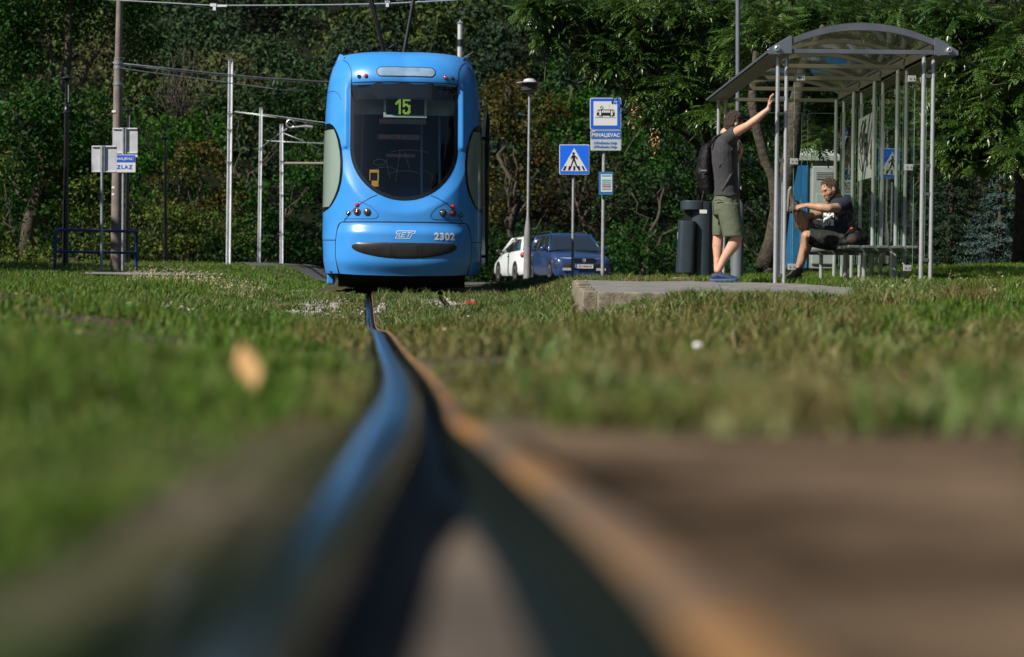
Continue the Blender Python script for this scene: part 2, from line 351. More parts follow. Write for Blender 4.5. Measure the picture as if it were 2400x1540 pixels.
def sow(n, y0, y1, wl, wr, h0, h1, wd, seed, dens=None, lean=.55, power=1.):
    rg = np.random.default_rng(seed); Y = y0 + (y1 - y0) * rg.uniform(0, 1, n) ** power
    t = rg.uniform(0, 1, n); X = (wl + (wr - wl) * t) * Y * .2572
    keep = ~on_hard(X, Y) & (rg.uniform(0, 1, n) > gravelly(X, Y))
    keep &= rg.uniform(0, 1, n) < np.where((Y < 16) & ((Y > 4) | (X > fX(Y))), .10 + .90 * sst(-.15, .45, vnoise(X, Y, 4.5, 19) + .4 * vnoise(X, Y, 1.3, 23)), .75 + .25 * sst(-.5, .2, vnoise(X, Y, 3, 20)))
    if dens is not None: keep &= rg.uniform(0, 1, n) < dens(X, Y)
    X, Y = X[keep], Y[keep]; m = len(X)
    pn = vnoise(X, Y, 1.6, 11) + .8 * vnoise(X, Y, 6.5, 12) * (Y < 20); H = rg.uniform(h0, h1, m) * (1 + .5 * pn) ; u = X - fX(Y)
    H = H * np.where(Y < 14, .6 + 1.0 * sst(-.1, .7, vnoise(X, Y, 4.5, 19)), 1.); H = np.clip(H, .015, .3) * (.45 + .55 * sst(.05, .6, np.where(Y > 22.5, np.minimum(abs(u), abs(u - 1)), abs(u))))
    return blades(X, Y, H, rg.uniform(.6, 1.3, m) * wd, rg.uniform(.1, lean * 1.8, m), rg)
def grass_mat(name, g1, g2, dry, bias=.5, sc=.8):
    m = bpy.data.materials.new(name); m.use_nodes = True; t = m.node_tree; N = t.nodes; L = t.links; p = N['Principled BSDF']
    p.inputs['Roughness'].default_value = .5; p.inputs['Specular IOR Level'].default_value = .18
    ge = N.new('ShaderNodeNewGeometry'); r = N.new('ShaderNodeValToRGB'); e = r.color_ramp.elements
    e[0].color = (*g1, 1); e[1].color = (*g2, 1); e[1].position = .75; x = e.new(.95); x.color = (*dry, 1); L.new(ge.outputs['Random Per Island'], r.inputs[0])
    tc = N.new('ShaderNodeTexCoord'); n = N.new('ShaderNodeTexNoise'); n.inputs['Scale'].default_value = sc; n.inputs['Detail'].default_value = 4; L.new(tc.outputs['Object'], n.inputs['Vector'])
    q = N.new('ShaderNodeValToRGB'); q.color_ramp.elements[0].position = bias - .1; q.color_ramp.elements[1].position = bias + .12; L.new(n.outputs['Fac'], q.inputs[0])
    mx = N.new('ShaderNodeMix'); mx.data_type = 'RGBA'; L.new(q.outputs[0], mx.inputs['Factor']); L.new(r.outputs[0], mx.inputs[6])
    mm = N.new('ShaderNodeMix'); mm.data_type = 'RGBA'; mm.inputs['Factor'].default_value = .65; L.new(r.outputs[0], mm.inputs[6]); mm.inputs[7].default_value = (*dry, 1)
    L.new(mm.outputs[2], mx.inputs[7]); L.new(mx.outputs[2], p.inputs['Base Color'])
    tr = N.new('ShaderNodeBsdfTranslucent'); ms = N.new('ShaderNodeMixShader'); ms.inputs[0].default_value = .3; L.new(mx.outputs[2], tr.inputs[0])
    L.new(p.outputs[0], ms.inputs[1]); L.new(tr.outputs[0], ms.inputs[2]); L.new(ms.outputs[0], N['Material Output'].inputs[0]); return m
M_gl = grass_mat('lawn_grass', (.042, .105, .010), (.095, .185, .022), (.20, .21, .06), .66, 1.6)
M_gd = grass_mat('dry_weedy_grass', (.048, .095, .012), (.115, .150, .026), (.24, .185, .085), .50, 2.6)
left = lambda X, Y: (X - fX(Y) < -.12 - .75 * sst(8, 18, Y) + .45 * vnoise(X, Y, 1.1, 21) * sst(3, 12, Y)).astype(float)
right = lambda X, Y: 1 - left(X, Y)
farr = lambda X, Y: (X > np.interp(Y, [5, 10, 14, 18, 23, 30], [1.6, 2.0, 2.6, 3.0, 2.3, 1.4]) + .3 * vnoise(X, Y, 2, 9)).astype(float)
def merge(parts):
    Vs, Fs, o = [], [], 0
    for v, f in parts: Vs.append(v); Fs.append(f + o); o += len(v)
    return np.concatenate(Vs), np.concatenate(Fs)
Vg, Fg = merge([sow(60000, .75, 6, -1.4, .4, .025, .06, .006, 31, left), sow(60000, 6, 15, -1.2, 1.1, .03, .07, .008, 32, left),
                sow(150000, 15, 30, -1.12, 1.1, .035, .075, .009, 33, left, power=.8), sow(60000, 29, 62, -1.1, .3, .04, .10, .014, 34, left),
                sow(90000, 15, 31, .35, 1.15, .03, .09, .009, 35, farr), sow(26000, 9, 15, .5, 1.2, .03, .08, .009, 38, farr), sow(60000, 30, 58, .25, 1.15, .04, .12, .014, 36, right)])
tag(npmesh('grass', Vg, Fg, M_gl), 'short green grass of the lawns beside the tram track', 'grass', kind='stuff')
mid_r = lambda X, Y: right(X, Y) * (1 - farr(X, Y) * (Y > 9))
Vg, Fg = merge([sow(30000, 1.95, 7, -.6, 1.3, .02, .06, .006, 41, mid_r), sow(70000, 7, 16, -.5, 1.2, .03, .085, .008, 42, mid_r),
                sow(110000, 16, 31, -.5, .9, .02, .075, .009, 43, mid_r, lean=.8), sow(9000, 1.0, 6, -1.2, -.2, .02, .05, .006, 44, left), sow(16000, 15.6, 16.74, .3, .95, .05, .17, .010, 45, lambda X, Y: sst(-.5, .6, vnoise(X, Y, 6, 77) + .5 * (X > 1.4))), sow(5000, 16.5, 19, .12, .2, .05, .14, .010, 46)])
tag(npmesh('weedy_grass', Vg, Fg, M_gd), 'dry olive weeds and grass growing between and right of the rails', 'weeds', kind='stuff')
# coarse tufts and seed heads
def tufts(n, y0, y1, u0, u1, hh, seed, per=26, cond=None):
    rg = np.random.default_rng(seed); Y = rg.uniform(y0, y1, n); X = fX(Y) + rg.uniform(u0, u1, n); k = ~on_hard(X, Y) | ((Y < 2) & (X > fX(Y) + .3))
    if cond is not None: k &= cond(X, Y)
    X, Y = X[k], Y[k]; n = len(X); hs = rg.uniform(.6, 1.3, n) * hh * np.where(Y < 2, .8, 1)
    x = np.repeat(X, per) + rg.normal(size=n * per) * .035; y = np.repeat(Y, per) + rg.normal(size=n * per) * .035
    return blades(x, y, np.repeat(hs, per) * rg.uniform(.5, 1.1, n * per), rg.uniform(.006, .014, n * per), rg.uniform(.3, 1.1, n * per), rg)
Vg, Fg = merge([tufts(700, 15.5, 28, .15, 3.2, .13, 61), tufts(260, 16, 27.5, -1.7, -.1, .10, 62), tufts(120, 15.8, 16.7, 1.7, 5.2, .13, 63), tufts(50, 16.35, 16.72, 1.8, 3.0, .12, 71), tufts(46, .95, 1.9, .32, 1.7, .045, 72, 60, cond=lambda X, Y: vnoise(X, Y, 9, 93) > .0), tufts(150, 1.9, 3.2, .25, 2.2, .06, 73, 50, cond=lambda X, Y: vnoise(X, Y, 7, 94) > -.1), tufts(300, 17, 26, 1.5, 2.35, .16, 64), tufts(260, 3.5, 14, .3, 5, .10, 65), tufts(160, 17, 20.5, 4.2, 5.6, .16, 66), tufts(240, 28, 40, 2.2, 4.6, .09, 67), tufts(170, 26.9, 28.0, -.9, 2.2, .085, 68)])
tag(npmesh('weed_tufts', Vg, Fg, grass_mat('weed_tuft_leaves', (.055, .115, .022), (.12, .19, .045), (.27, .24, .12), .6, 3.)), 'coarse leafy weed tufts around the rails and the kerb', 'weeds', kind='stuff')
rg = np.random.default_rng(68); n = 260; Y = rg.uniform(23, 27.5, n); X = fX(Y) - rg.uniform(1.4, 3.0, n) ; x2 = rg.uniform(3, 7.5, 120); X = np.concatenate([X, x2]); Y = np.concatenate([Y, rg.uniform(15, 21, 120)]); n = len(X)
H = rg.uniform(.08, .20, n); v1, f1 = blades(X, Y, H, np.full(n, .004), rg.uniform(.1, .4, n), rg)
tips = v1.reshape(-1, 5, 3)[:, 4]; hp = np.repeat(tips, 7, 0) + rg.normal(size=(n * 7, 3)) * np.array([.018, .018, .022])
def tiny(P, s, rg):
    d = rg.normal(size=(len(P), 3, 3)) * s; V = P[:, None] + d; return V.reshape(-1, 3), np.arange(len(P) * 3).reshape(-1, 3)
Vg, Fg = merge([(v1, f1), tiny(hp, .007, rg)])
tag(npmesh('seed_heads', Vg, Fg, mat('straw_seed', (.38, .33, .20), .8, island=.3)), 'straw coloured grass seed heads left of the tram and on the right verge', 'grass', kind='stuff')
# dead leaves and crumbs
rg = np.random.default_rng(69); n = 5200; Y = 3.2 + 24 * rg.uniform(0, 1, n) ** 1.3; u = rg.uniform(-2.5, 7, n); X = fX(Y) + u; k = ((vnoise(X, Y, 2.2, 70) > .1) | (Y < 4.2)) & (abs(u) > .2) & (rg.uniform(0, 1, n) < np.where(u < 0, .3, 1.)); X, Y = X[k], Y[k]; n = len(X)
d = rg.normal(size=(n, 4, 3)) * .003; a = rg.uniform(0, 6.28, n); s_ = rg.uniform(.008, .026, n); c = np.stack([X, Y, terr(X, Y) + .012 + rg.uniform(0, .02, n)], -1); e1 = np.stack([np.cos(a), np.sin(a), rg.uniform(-.3, .5, n)], -1) * s_[:, None]; e2 = np.stack([-np.sin(a), np.cos(a), rg.uniform(-.3, .5, n)], -1) * s_[:, None] * .55
P = np.stack([c - e1, c - e2, c + e1, c + e2], 1) + d
tag(npmesh('leaf_litter', P.reshape(-1, 3), np.arange(n * 4).reshape(-1, 4), mat('litter_brown', (.20, .11, .05), .7, col2=(.34, .25, .15), scale=3, island=.5)), 'scattered dry brown leaves among the grass', 'leaf litter', kind='stuff')
# stones
rg = np.random.default_rng(9); n = 42000; Y = rg.uniform(14, 30, n); X = fX(Y) + rg.uniform(-1.7, 3.5, n)
k = (rg.uniform(0, 1, n) < gravelly(X, Y) * 1.4 + .02) & ~on_hard(X, Y); X, Y = X[k], Y[k]; n = len(X)
ico = np.array([(0, 0, 1), (.9, 0, .2), (.2, .9, .3), (-.8, .4, .2), (-.6, -.7, .25), (.4, -.9, .2), (0, 0, -.6)]); it = np.array([(0, 1, 2), (0, 2, 3), (0, 3, 4), (0, 4, 5), (0, 5, 1), (6, 2, 1), (6, 3, 2), (6, 4, 3), (6, 5, 4), (6, 1, 5)])
sz = rg.uniform(.010, .028, n)
a = rg.uniform(0, 6.28, n); c, s_ = np.cos(a), np.sin(a); jit = rg.uniform(.7, 1.3, (n, 7, 3))
P = ico[None] * jit * sz[:, None, None] * np.array([1, 1, .75]); P = np.stack([P[..., 0] * c[:, None] - P[..., 1] * s_[:, None], P[..., 0] * s_[:, None] + P[..., 1] * c[:, None], P[..., 2]], -1)
P = P + np.stack([X, Y, terr(X, Y) + sz * .25], -1)[:, None]
F = (np.arange(n)[:, None, None] * 7 + it[None]).reshape(-1, 3)
tag(npmesh('gravel', P.reshape(-1, 3), F, mat('pale_limestone', (.36, .34, .31), .9, col2=(.22, .20, .18), scale=7, island=.45)), 'pale broken track ballast scattered beside the rails', 'gravel', kind='stuff')
# ================================================================ TRAM
M_blue = mat('tram_blue_paint', (.035, .25, .70), .30, coat=.5, col2=(.055, .275, .70), scale=2.2, detail=6, rvar=.05, bump=.03, bscale=3)
M_blk = mat('black_rubber', (.012, .012, .013), .5)
M_blkg = mat('black_gloss_frame', (.008, .009, .011), .12, coat=.5)
M_under = mat('underframe_dark', (.02, .018, .016), .8, col2=(.035, .03, .025), scale=8)
M_int = mat('tram_interior_grey', (.42, .46, .42), .6)
M_intd = mat('tram_interior_dark', (.016, .02, .026), .7)
M_wind = glass('windscreen_glass', (.66, .74, .76), .95)
M_side = glass('pale_side_glass', (.55, .62, .58), .8)
M_ylw = mat('yellow_plastic', (.80, .42, .03), .45)
M_white = mat('white_paint', (.78, .78, .76), .4)
M_redl = mat('red_lamp_lens', (.60, .012, .01), .15, coat=1, emit=.15)
M_redd = mat('dark_red_lens', (.13, .006, .008), .12, coat=1)
M_dklens = mat('smoked_lens', (.035, .03, .028), .1, coat=1)
M_clr = mat('clear_lamp_lens', (.13, .115, .105), .2, metal=.4, coat=1)
M_metal = mat('brushed_metal', (.5, .5, .5), .35, metal=1)
M_dmetal = mat('black_metal', (.02, .02, .022), .45, metal=.6)
TX, TY, TZ = -1.535, 28.0, -.150
tram = thing('tram', 'blue tram standing on the track, 2302 on its bumper and 15 in its window', 'tram', (TX, TY, TZ), R(4.26), local=True)
def px(dx): return (dx - 948) / 167.
def pz(dy): return (688 - dy) / 167.
WT = [(.15, 1.06), (.3, 1.115), (.45, 1.14), (.8, 1.157), (1.3, 1.152), (2.2, 1.142), (2.6, 1.128), (2.9, 1.108), (3.1, 1.078), (3.27, 1.035), (3.38, .985), (3.44, .955)]
def Wd(z): return interp(z, WT)
ZC = pz(343); RW = .765
def rake(z):
    y = .10 * max(0, (.55 - z) / .4) ** 2 if z < .55 else 0
    if z > 1.1: y += .34 * ((z - 1.1) / 1.9) ** 1.3
    if z > 3.02: t = min(1, (z - 3.02) / .43); y += .55 * (1 - math.sqrt(max(0, 1 - t * t)))
    return y
def recess(x, z):
    if z > 3.02: return 0
    r = math.hypot(x, min(0, z - ZC)); k = 1 if r < RW else max(0, 1 - (r - RW) / .17)
    if z > ZC: k = 1 if abs(x) < RW else max(0, 1 - (abs(x) - RW) / .07)
    if z > 2.9: k *= (3.02 - z) / .12
    return .055 * k
D = .92
def Sa(a, z):
    W = Wd(z); x = W * math.copysign(abs(math.sin(a)) ** (2 / 2.6), a); xx = abs(x) / W
    return Vector((x, D * (1 - abs(math.cos(a))) * 1.0 + rake(z) * (1 - .25 * xx) + recess(x, z), z + .04 * (1 - xx * xx) * float(sst(2.7, 3.2, z))))
def Sx0(x, z):
    W = Wd(z); q = min(1, abs(x) / W); return Sa(math.copysign(math.asin(q ** 1.3), x), z)
def Sx(x, z, off=0.):
    p = Sx0(x, z); e = .004; xx = max(-Wd(z) + .006, min(Wd(z) - .006, x))
    n = (Sx0(xx + e, z) - Sx0(xx - e, z)).cross(Sx0(xx, z + e) - Sx0(xx, z - e)).normalized()
    return p + n * off
def in_wind(x, z, m=0.):
    if z > pz(192) - m: return False
    if z > ZC: return abs(x) < RW - m
    return math.hypot(x, z - ZC) < RW - m
YB = 6.4
zs = list(np.arange(.27, 3.0, .03)) + list(3.0 + .44 * np.sin(np.linspace(0, math.pi / 2, 14)))
As = np.linspace(-math.pi / 2, math.pi / 2, 141)
rows = []
for z in zs:
    pts = [Sa(a, z) for a in As]; l, r = pts[0], pts[-1]
    rows.append([Vector((l.x, YB, z)), Vector((l.x, 4, z))] + pts + [Vector((r.x, 4, z)), Vector((r.x, YB, z))])
mb = MB(); n = len(rows[0]); vs = [q for r_ in rows for q in r_]; fs = []
def side_hole(p): # side windows of the corner
    return False
for j in range(len(rows) - 1):
    for i in range(n - 1):
        c = (Vector(rows[j][i]) + Vector(rows[j + 1][i + 1])) / 2
        if c.y < 1.6 and in_wind(c.x, (zs[j] + zs[j + 1]) / 2, .035): continue
        fs.append((j * n + i, j * n + i + 1, (j + 1) * n + i + 1, (j + 1) * n + i))
fs.append(tuple((len(rows) - 1) * n + i for i in range(n)))
mb.add(vs, fs); body = mb.build('body', M_blue, tram, autos=40)
mb = MB(); mb.add([(-1.05, .5, .3), (1.05, .5, .3), (1.05, YB, .3), (-1.05, YB, .3)], [(0, 1, 2, 3)])
mb.box((0, 1.1, .22), (1.7, .7, .14)); mb.box((0, 2.6, .24), (1.5, 1.9, .22)); mb.box((0, 5.2, .24), (1.8, 1.6, .2)); mb.build('underframe', M_under, tram); mb = MB(); mb.box((0, 2.9, .19), (1.86, 3.2, .22)); mb.build('bogie', M_under, tram)  # full-width bogie block, added to keep the gap under the tram black
for yy in (2.0, 3.6):
    for sx in (-.5, .5):
        mb = MB(); mb.lathe((sx, yy, .29), [(0, -.06), (.27, -.06), (.30, -.055), (.30, .05), (.32, .055), (.32, .07), (0, .07)], 28, (1 if sx < 0 else -1, 0, 0)); mb.build('wheel', M_dmetal, tram, autos=40)
# patches on the skin
def patch(rows_, off, thick, m=18):
    """rows_: list of (z, xl, xr); skin patch raised by off, with side walls down to off-thick"""
    mb = MB(); f = [[Sx(lerp(a, b, i / m), z, off) for i in range(m + 1)] for z, a, b in rows_]; mb.grid(f)
    ring = f[0] + [r_[-1] for r_ in f[1:]] + f[-1][::-1][1:] + [r_[0] for r_ in f[::-1][1:-1]]
    rr = [(z, a, b) for z, a, b in rows_]
    par = [(lerp(rr[0][1], rr[0][2], i / m), rr[0][0]) for i in range(m + 1)] + [(r_[2], r_[0]) for r_ in rr[1:]] + [(lerp(rr[-1][2], rr[-1][1], i / m), rr[-1][0]) for i in range(1, m + 1)] + [(r_[1], r_[0]) for r_ in rr[::-1][1:-1]]
    low = [Sx(x, z, off - thick) for x, z in par]
    k = len(ring); mb.add(list(ring) + low, [(i, (i + 1) % k, k + (i + 1) % k, k + i) for i in range(k)]); return mb
def seam(pts, wd=.012, off=.003, closed=False, d=.02):
    P = [(px(a), pz(b)) for a, b in pts]; Q = []
    for i in range(len(P) - 1 + closed):
        p, q = P[i], P[(i + 1) % len(P)]; k = max(1, int(math.hypot(q[0] - p[0], q[1] - p[1]) / d))
        Q += [(lerp(p[0], q[0], t / k), lerp(p[1], q[1], t / k)) for t in range(k)]
    if not closed: Q.append(P[-1])
    L = []; Rr = []; n = len(Q)
    for i, (x, z) in enumerate(Q):
        a = Q[(i - 1) % n] if closed or i > 0 else Q[i]; b = Q[(i + 1) % n] if closed or i < n - 1 else Q[i]
        dx, dz = b[0] - a[0], b[1] - a[1]; l = math.hypot(dx, dz) or 1; nx, nz = -dz / l * wd / 2, dx / l * wd / 2
        L.append(Sx(x + nx, z + nz, off)); Rr.append(Sx(x - nx, z - nz, off))
    if closed: L.append(L[0]); Rr.append(Rr[0])
    return [L, Rr]
def outline(m=0., n=40):
    top = pz(192) - m; r = RW - m; P = [(-r, top), (-r, lerp(top, ZC, .33)), (-r, lerp(top, ZC, .66)), (-r, ZC)]
    P += [(-r * math.cos(math.pi * k / n), ZC - r * math.sin(math.pi * k / n)) for k in range(1, n)]
    P += [(r, ZC), (r, lerp(top, ZC, .66)), (r, lerp(top, ZC, .33)), (r, top)]; return P
def ringstrip(o, i, off):
    mb = MB(); k = len(o); f = [[Sx(*o[j % k], off) for j in range(k + 1)], [Sx(*i[j % k], off) for j in range(k + 1)]]; mb.grid(f); return mb
def dens(P, d=.05):
    Q = []; n = len(P)
    for i in range(n):
        p, q = P[i], P[(i + 1) % n]; k = max(1, int(math.hypot(q[0] - p[0], q[1] - p[1]) / d))
        Q += [(lerp(p[0], q[0], t / k), lerp(p[1], q[1], t / k)) for t in range(k)]
    return Q
o1 = outline(0.); i1 = outline(.055)
i1 = [(x, min(z, pz(229))) for x, z in i1]
# keep the same count: densify pairwise
def dens2(A, B, k=6):
    QA, QB = [], []
    for i in range(len(A)):
        for t in range(k):
            QA.append((lerp(A[i][0], A[(i + 1) % len(A)][0], t / k), lerp(A[i][1], A[(i + 1) % len(A)][1], t / k)))
            QB.append((lerp(B[i][0], B[(i + 1) % len(B)][0], t / k), lerp(B[i][1], B[(i + 1) % len(B)][1], t / k)))
    return QA, QB
A_, B_ = dens2(o1, i1, 4)
mb = ringstrip(A_, B_, .003)
ws_frame = mb.build('windscreen_frame', M_blkg, tram, smooth=True)
# the glass
rr = []
for t in np.linspace(0, 1, 60):
    z = lerp(pz(192) - .01, ZC - RW + .004, t); w_ = RW - .01 if z > ZC else math.sqrt(max(1e-5, (RW - .004) ** 2 - (z - ZC) ** 2)); rr.append((z, -w_, w_))
mb = MB(); mb.grid([[Sx(lerp(a, b, i / 30), z, .0005) for i in range(31)] for z, a, b in rr]); ws = mb.build('windscreen', M_wind, tram, smooth=True)
# scratches on the glass
M_scr = mat('scratch', (.07, .08, .10), .5)
for cx, cz, r, a0, a1 in ((905, 405, 28, 20, 150), (950, 430, 60, 50, 130), (960, 395, 90, 60, 120), (890, 380, 14, 0, 360), (975, 415, 40, -30, 80)):
    mb = MB(); mb.grid(seam([(cx + r * math.cos(R(a)), cz - r * .5 * math.sin(R(a))) for a in np.linspace(a0, a1, 14)], .0016, .004)); mb.build('scratch', M_scr, ws)
for p in (((905, 372), (915, 420)), ((938, 350), (928, 425)), ((948, 352), (962, 400))): mb = MB(); mb.grid(seam(p, .0014, .004)); mb.build('scratch', M_scr, ws)
# interior
mb = MB(); mb.box((0, 2.6, 1.6), (2.0, .05, 2.7)); mb.box((0, 1.6, .72), (2.0, 2.0, .05)); mb.build('interior_bulkhead', M_intd, tram)
mb = MB(); mb.grid([[Vector((x, y + .02 * abs(x), 2.82 - .33 * math.sin((y - .62) / 1.5 * 1.2) - .05 * x * x)) for x in np.linspace(-.95, .95, 20)] for y in np.linspace(.62, 1.3, 8)])
mb.box((0, .66, 2.68), (1.42, .03, .25)); mb.build('headliner', M_int, tram, smooth=False)
YD = .50
def ybox(x0, x1, y0, y1, dp=.04, yy=YD):  # interior box from picture coordinates
    return ((px(x0) + px(x1)) / 2, yy, (pz(y0) + pz(y1)) / 2 + .042), (abs(px(x1) - px(x0)), dp, abs(pz(y1) - pz(y0)))
mb = MB()
for b in ((899, 905, 231, 277), (996, 1002, 231, 277), (905, 996, 271, 277)): mb.box(*ybox(*b, dp=.06))
disp = mb.build('route_display', mat('pale_display_frame', (.62, .68, .62), .5), tram, bevel=.004)
mb = MB(); mb.box(*ybox(905, 996, 228, 271, dp=.03)); mb.build('display_panel', M_blk, disp)
g1 = ["...##", "..###", ".####", "#####", "##.##", "...##", "...##", "...##", "...##", "...##", "...##", "...##", "...##"]
g5 = ["#######", "#######", "##.....", "##.....", "#####..", "#######", "##..###", ".....##", ".....##", "##...##", "##..###", "#######", ".#####."]
M_led = mat('green_led', (.62, .95, .10), .5, emit=.55)
st = 2.85
for gx, gl in ((928, g1), (945.5, g5)):
    mb = MB()
    for j, rw in enumerate(gl):
        for i, ch in enumerate(rw):
            if ch == '#':
                cx, cz = px(gx + i * st * .93), pz(233.5 + j * st) + .042; mb.add([(cx + .0068 * math.cos(a), YD - .018, cz + .0068 * math.sin(a)) for a in np.arange(0, 6.2, 1.0472)], [tuple(range(6))])
    tag(mb.build('lit_digit', M_led, disp), kind=None)
M_tick = mat('red_led', (.5, .03, .05), .5, emit=.15)
for (x0, x1, y0, y1, tk) in ((889, 1000, 281, 293, (892, 900, 908, 916)), (885, 985, 318, 330, (894, 901, 908, 915, 936, 949)), (905, 975, 364, 372, (920, 927, 933, 940))):
    mb = MB(); mb.box(*ybox(x0, x1, y0, y1, .03, .44)); b = mb.build('indicator_strip', M_blk, tram)
    [MB().box(*ybox(q, q + .5, y0 + 3, y1 - 2, .004, .422)).build('indicator_mark', M_tick, b) for q in tk]
mb = MB(); mb.box(*ybox(867, 869, 404, 430, .05, .30)); mb.box(*ybox(886, 889, 404, 443, .05, .30)); mb.box(*ybox(869, 886, 404, 411, .05, .30)); mb.box(*ybox(872, 889, 430, 444, .05, .30))
yb = mb.build('ticket_validator', M_ylw, tram, bevel=.004); mb = MB(); mb.box(*ybox(869, 887, 411, 430, .03, .31)); mb.build('validator_screen', M_blkg, yb)
for sx in (-.42, .05, .46):
    mb = MB(); mb.box((sx, 1.55, 1.25), (.36, .08, .62)); mb.box((sx, 1.42, .95), (.36, .34, .07)); mb.build('interior_seat', mat('seat_blue', (.03, .06, .16), .8), tram, bevel=.02)
for sx in (-.62, .28, .55):
    mb = MB(); mb.cyl((sx, 1.2, .75), (sx * .96, 1.2, 2.6), .017); mb.build('grab_pole', mat('grab_pole_paint', (.25, .4, .45), .4), tram)
# roof panel, destination window, lamps
def gap(pts, w_=.010, name='panel_gap', m_=None):
    q = MB(); q.grid(seam(pts, w_)); return q.build(name, m_ or M_blk, tram)
gap([(822, 192), (822, 172), (820, 158), (814, 143), (806, 134), (801, 130)]); gap([(1076, 192), (1076, 172), (1078, 158), (1084, 143), (1092, 135), (1097, 131)]); gap([(822, 191), (1076, 191)], .012)
gap([(886, 457), (868, 465), (850, 476), (832, 490), (818, 506), (808, 519)]); gap([(1011, 457), (1030, 465), (1048, 476), (1066, 490), (1078, 506), (1087, 519)])
gap([(757, 563), (788, 564)]); gap([(1112, 565), (1138, 566)]); gap([(762, 205), (780, 206), (792, 214), (797, 228)], .006)
# corner fins
for s in (-1, 1):
    mb = MB(); x0 = s * .93
    a = Sx(s * .80, 3.30, .0); b = Sx(s * .955, 3.28, 0.)
    prof = [(s * .87, 3.355, .0), (s * .93, 3.40, .06), (s * .965, 3.43, .16), (s * .98, 3.36, .10), (s * 1.02, 3.25, .05)]
    base = [Sx(s * .86, 3.36), Sx(s * .90, 3.39), Sx(s * .935, 3.40), Sx(s * .96, 3.37), Sx(s * 1.01, 3.27)]
    top = [base[0] + Vector((0, -.005, .035)), base[1] + Vector((0, .0, .055)), base[2] + Vector((0, .05, .075)), base[3] + Vector((0, .02, .04)), base[4] + Vector((s * .002, -.005, .012))]
    back = [q + Vector((0, .9, -.06)) for q in top]
    mb.grid([base, top, back]); mb.build('roof_fin', M_blue, tram, smooth=True)
def rrect(x0, x1, y0, y1, r, n=8):
    out = []
    for t in np.linspace(0, 1, 20):
        z = lerp(pz(y0), pz(y1), t); yv = lerp(y0, y1, t); d = min(yv - y0, y1 - yv); ins = 0 if d >= r else r - math.sqrt(max(0, r * r - (r - d) ** 2)); out.append((z, px(x0 + ins), px(x1 - ins)))
    return out
mb = patch(rrect(881, 1021, 157, 179.5, 11), .004, .01); dw = mb.build('destination_window', M_blk, tram)
M_dots = mat('destination_matrix', (.16, .27, .42), .35, col2=(.24, .36, .5), scale=6, coat=.6)
mb = patch(rrect(883, 1019, 159, 178, 9.5), .0065, .004); mb.build('destination_glass', M_dots, dw)
def lamp(dx, dy, r, m, ring=True):
    c = Sx(px(dx), pz(dy), 0); n = (Sx(px(dx), pz(dy), .01) - c).normalized(); rr_ = r / 167.
    mb = MB(); mb.lathe(c, [(0, .004), (rr_ * 1.25, .004), (rr_ * 1.25, .011), (rr_ * 1.0, .013), (0, .012)], 20, n); L = mb.build('lamp', M_blk, tram, autos=40)
    mb = MB(); mb.lathe(c, [(0, .008), (rr_, .010), (rr_ * .9, .018), (rr_ * .55, .024), (0, .026)], 20, n); mb.build('lens', m, L, smooth=True)
    if ring: mb = MB(); mb.lathe(c, [(rr_ * .45, .026), (rr_ * .5, .027), (rr_ * .35, .029), (0, .030)], 14, n); mb.build('bulb', ring, L, smooth=True)
for a in ((840, 177.5, 4.0, M_dklens, False), (856, 177.5, 4.0, M_redl, False), (1045, 178.5, 4.0, M_redl, False), (1061, 178.5, 4.0, M_dklens, False),
          (838.5, 481, 4.2, M_redl, False), (818, 500.5, 4.4, M_dklens, False), (838.5, 497.5, 7, M_redd, M_redd), (862, 498, 7, M_clr, M_redd),
          (1063, 481.5, 4.2, M_redl, False), (1039.5, 498, 7, M_clr, M_clr), (1063, 498, 7, M_redd, M_redd), (1083.5, 501, 4.4, M_dklens, False)): lamp(*a)
for pts in ([(842, 472), (870, 485), (884, 498), (888, 506), (884, 512), (872, 514), (808, 514)], [(1052, 472), (1026, 485), (1014, 498), (1010, 506), (1014, 512), (1026, 514), (1086, 514)]):
    mb = MB(); mb.grid(seam(pts, .007, .003)); mb.build('lamp_panel_gap', mat('shadow_gap_blue', (.01, .05, .16), .5), tram)
# bumper
bl = [(521.5, 805, 1093), (523, 800, 1097), (527, 796, 1101), (535, 793, 1104), (548, 790.5, 1107), (565, 788.5, 1109), (590, 788, 1110), (612, 790, 1108), (628, 793, 1105), (640, 796, 1102), (643, 797, 1101)]
mb = MB(); k = [seam([(a, y) for y, a, b in bl[::-1]] + [(b, y) for y, a, b in bl], .018, .002)]; mb.grid(k[0]); mb.build('bumper_gap', M_blk, tram)
rowsb = []
for yv in np.linspace(523, 643, 34):
    a = interp(yv, [(q[0], q[1]) for q in bl]) + 2.2; b = interp(yv, [(q[0], q[2]) for q in bl]) - 2.2
    rowsb.append((pz(yv), px(a), px(b)))
mb = MB(); m = 26; F_ = []
for z, a, b in rowsb:
    t = (rowsb[0][0] - z) / (rowsb[0][0] - rowsb[-1][0]); prof = .012 + .055 * float(sst(0, .22, t)) - .05 * float(sst(.72, 1, t))
    F_.append([Sx(lerp(a, b, i / m), z - .02 * (1 - abs(2 * i / m - 1) ** 2) * t, prof * min(1, .25 + 6 * min(i, m - i) / m)) for i in range(m + 1)])
mb.grid(F_)
ring = F_[0] + [q[-1] for q in F_[1:]] + F_[-1][::-1][1:] + [q[0] for q in F_[::-1][1:-1]]; k = len(ring); mb.add(ring + [Vector(q) + Vector((0, .06, 0)) for q in ring], [(i, (i + 1) % k, k + (i + 1) % k, k + i) for i in range(k)])
bump_o = mb.build('bumper', M_blue, tram, smooth=False, autos=35)
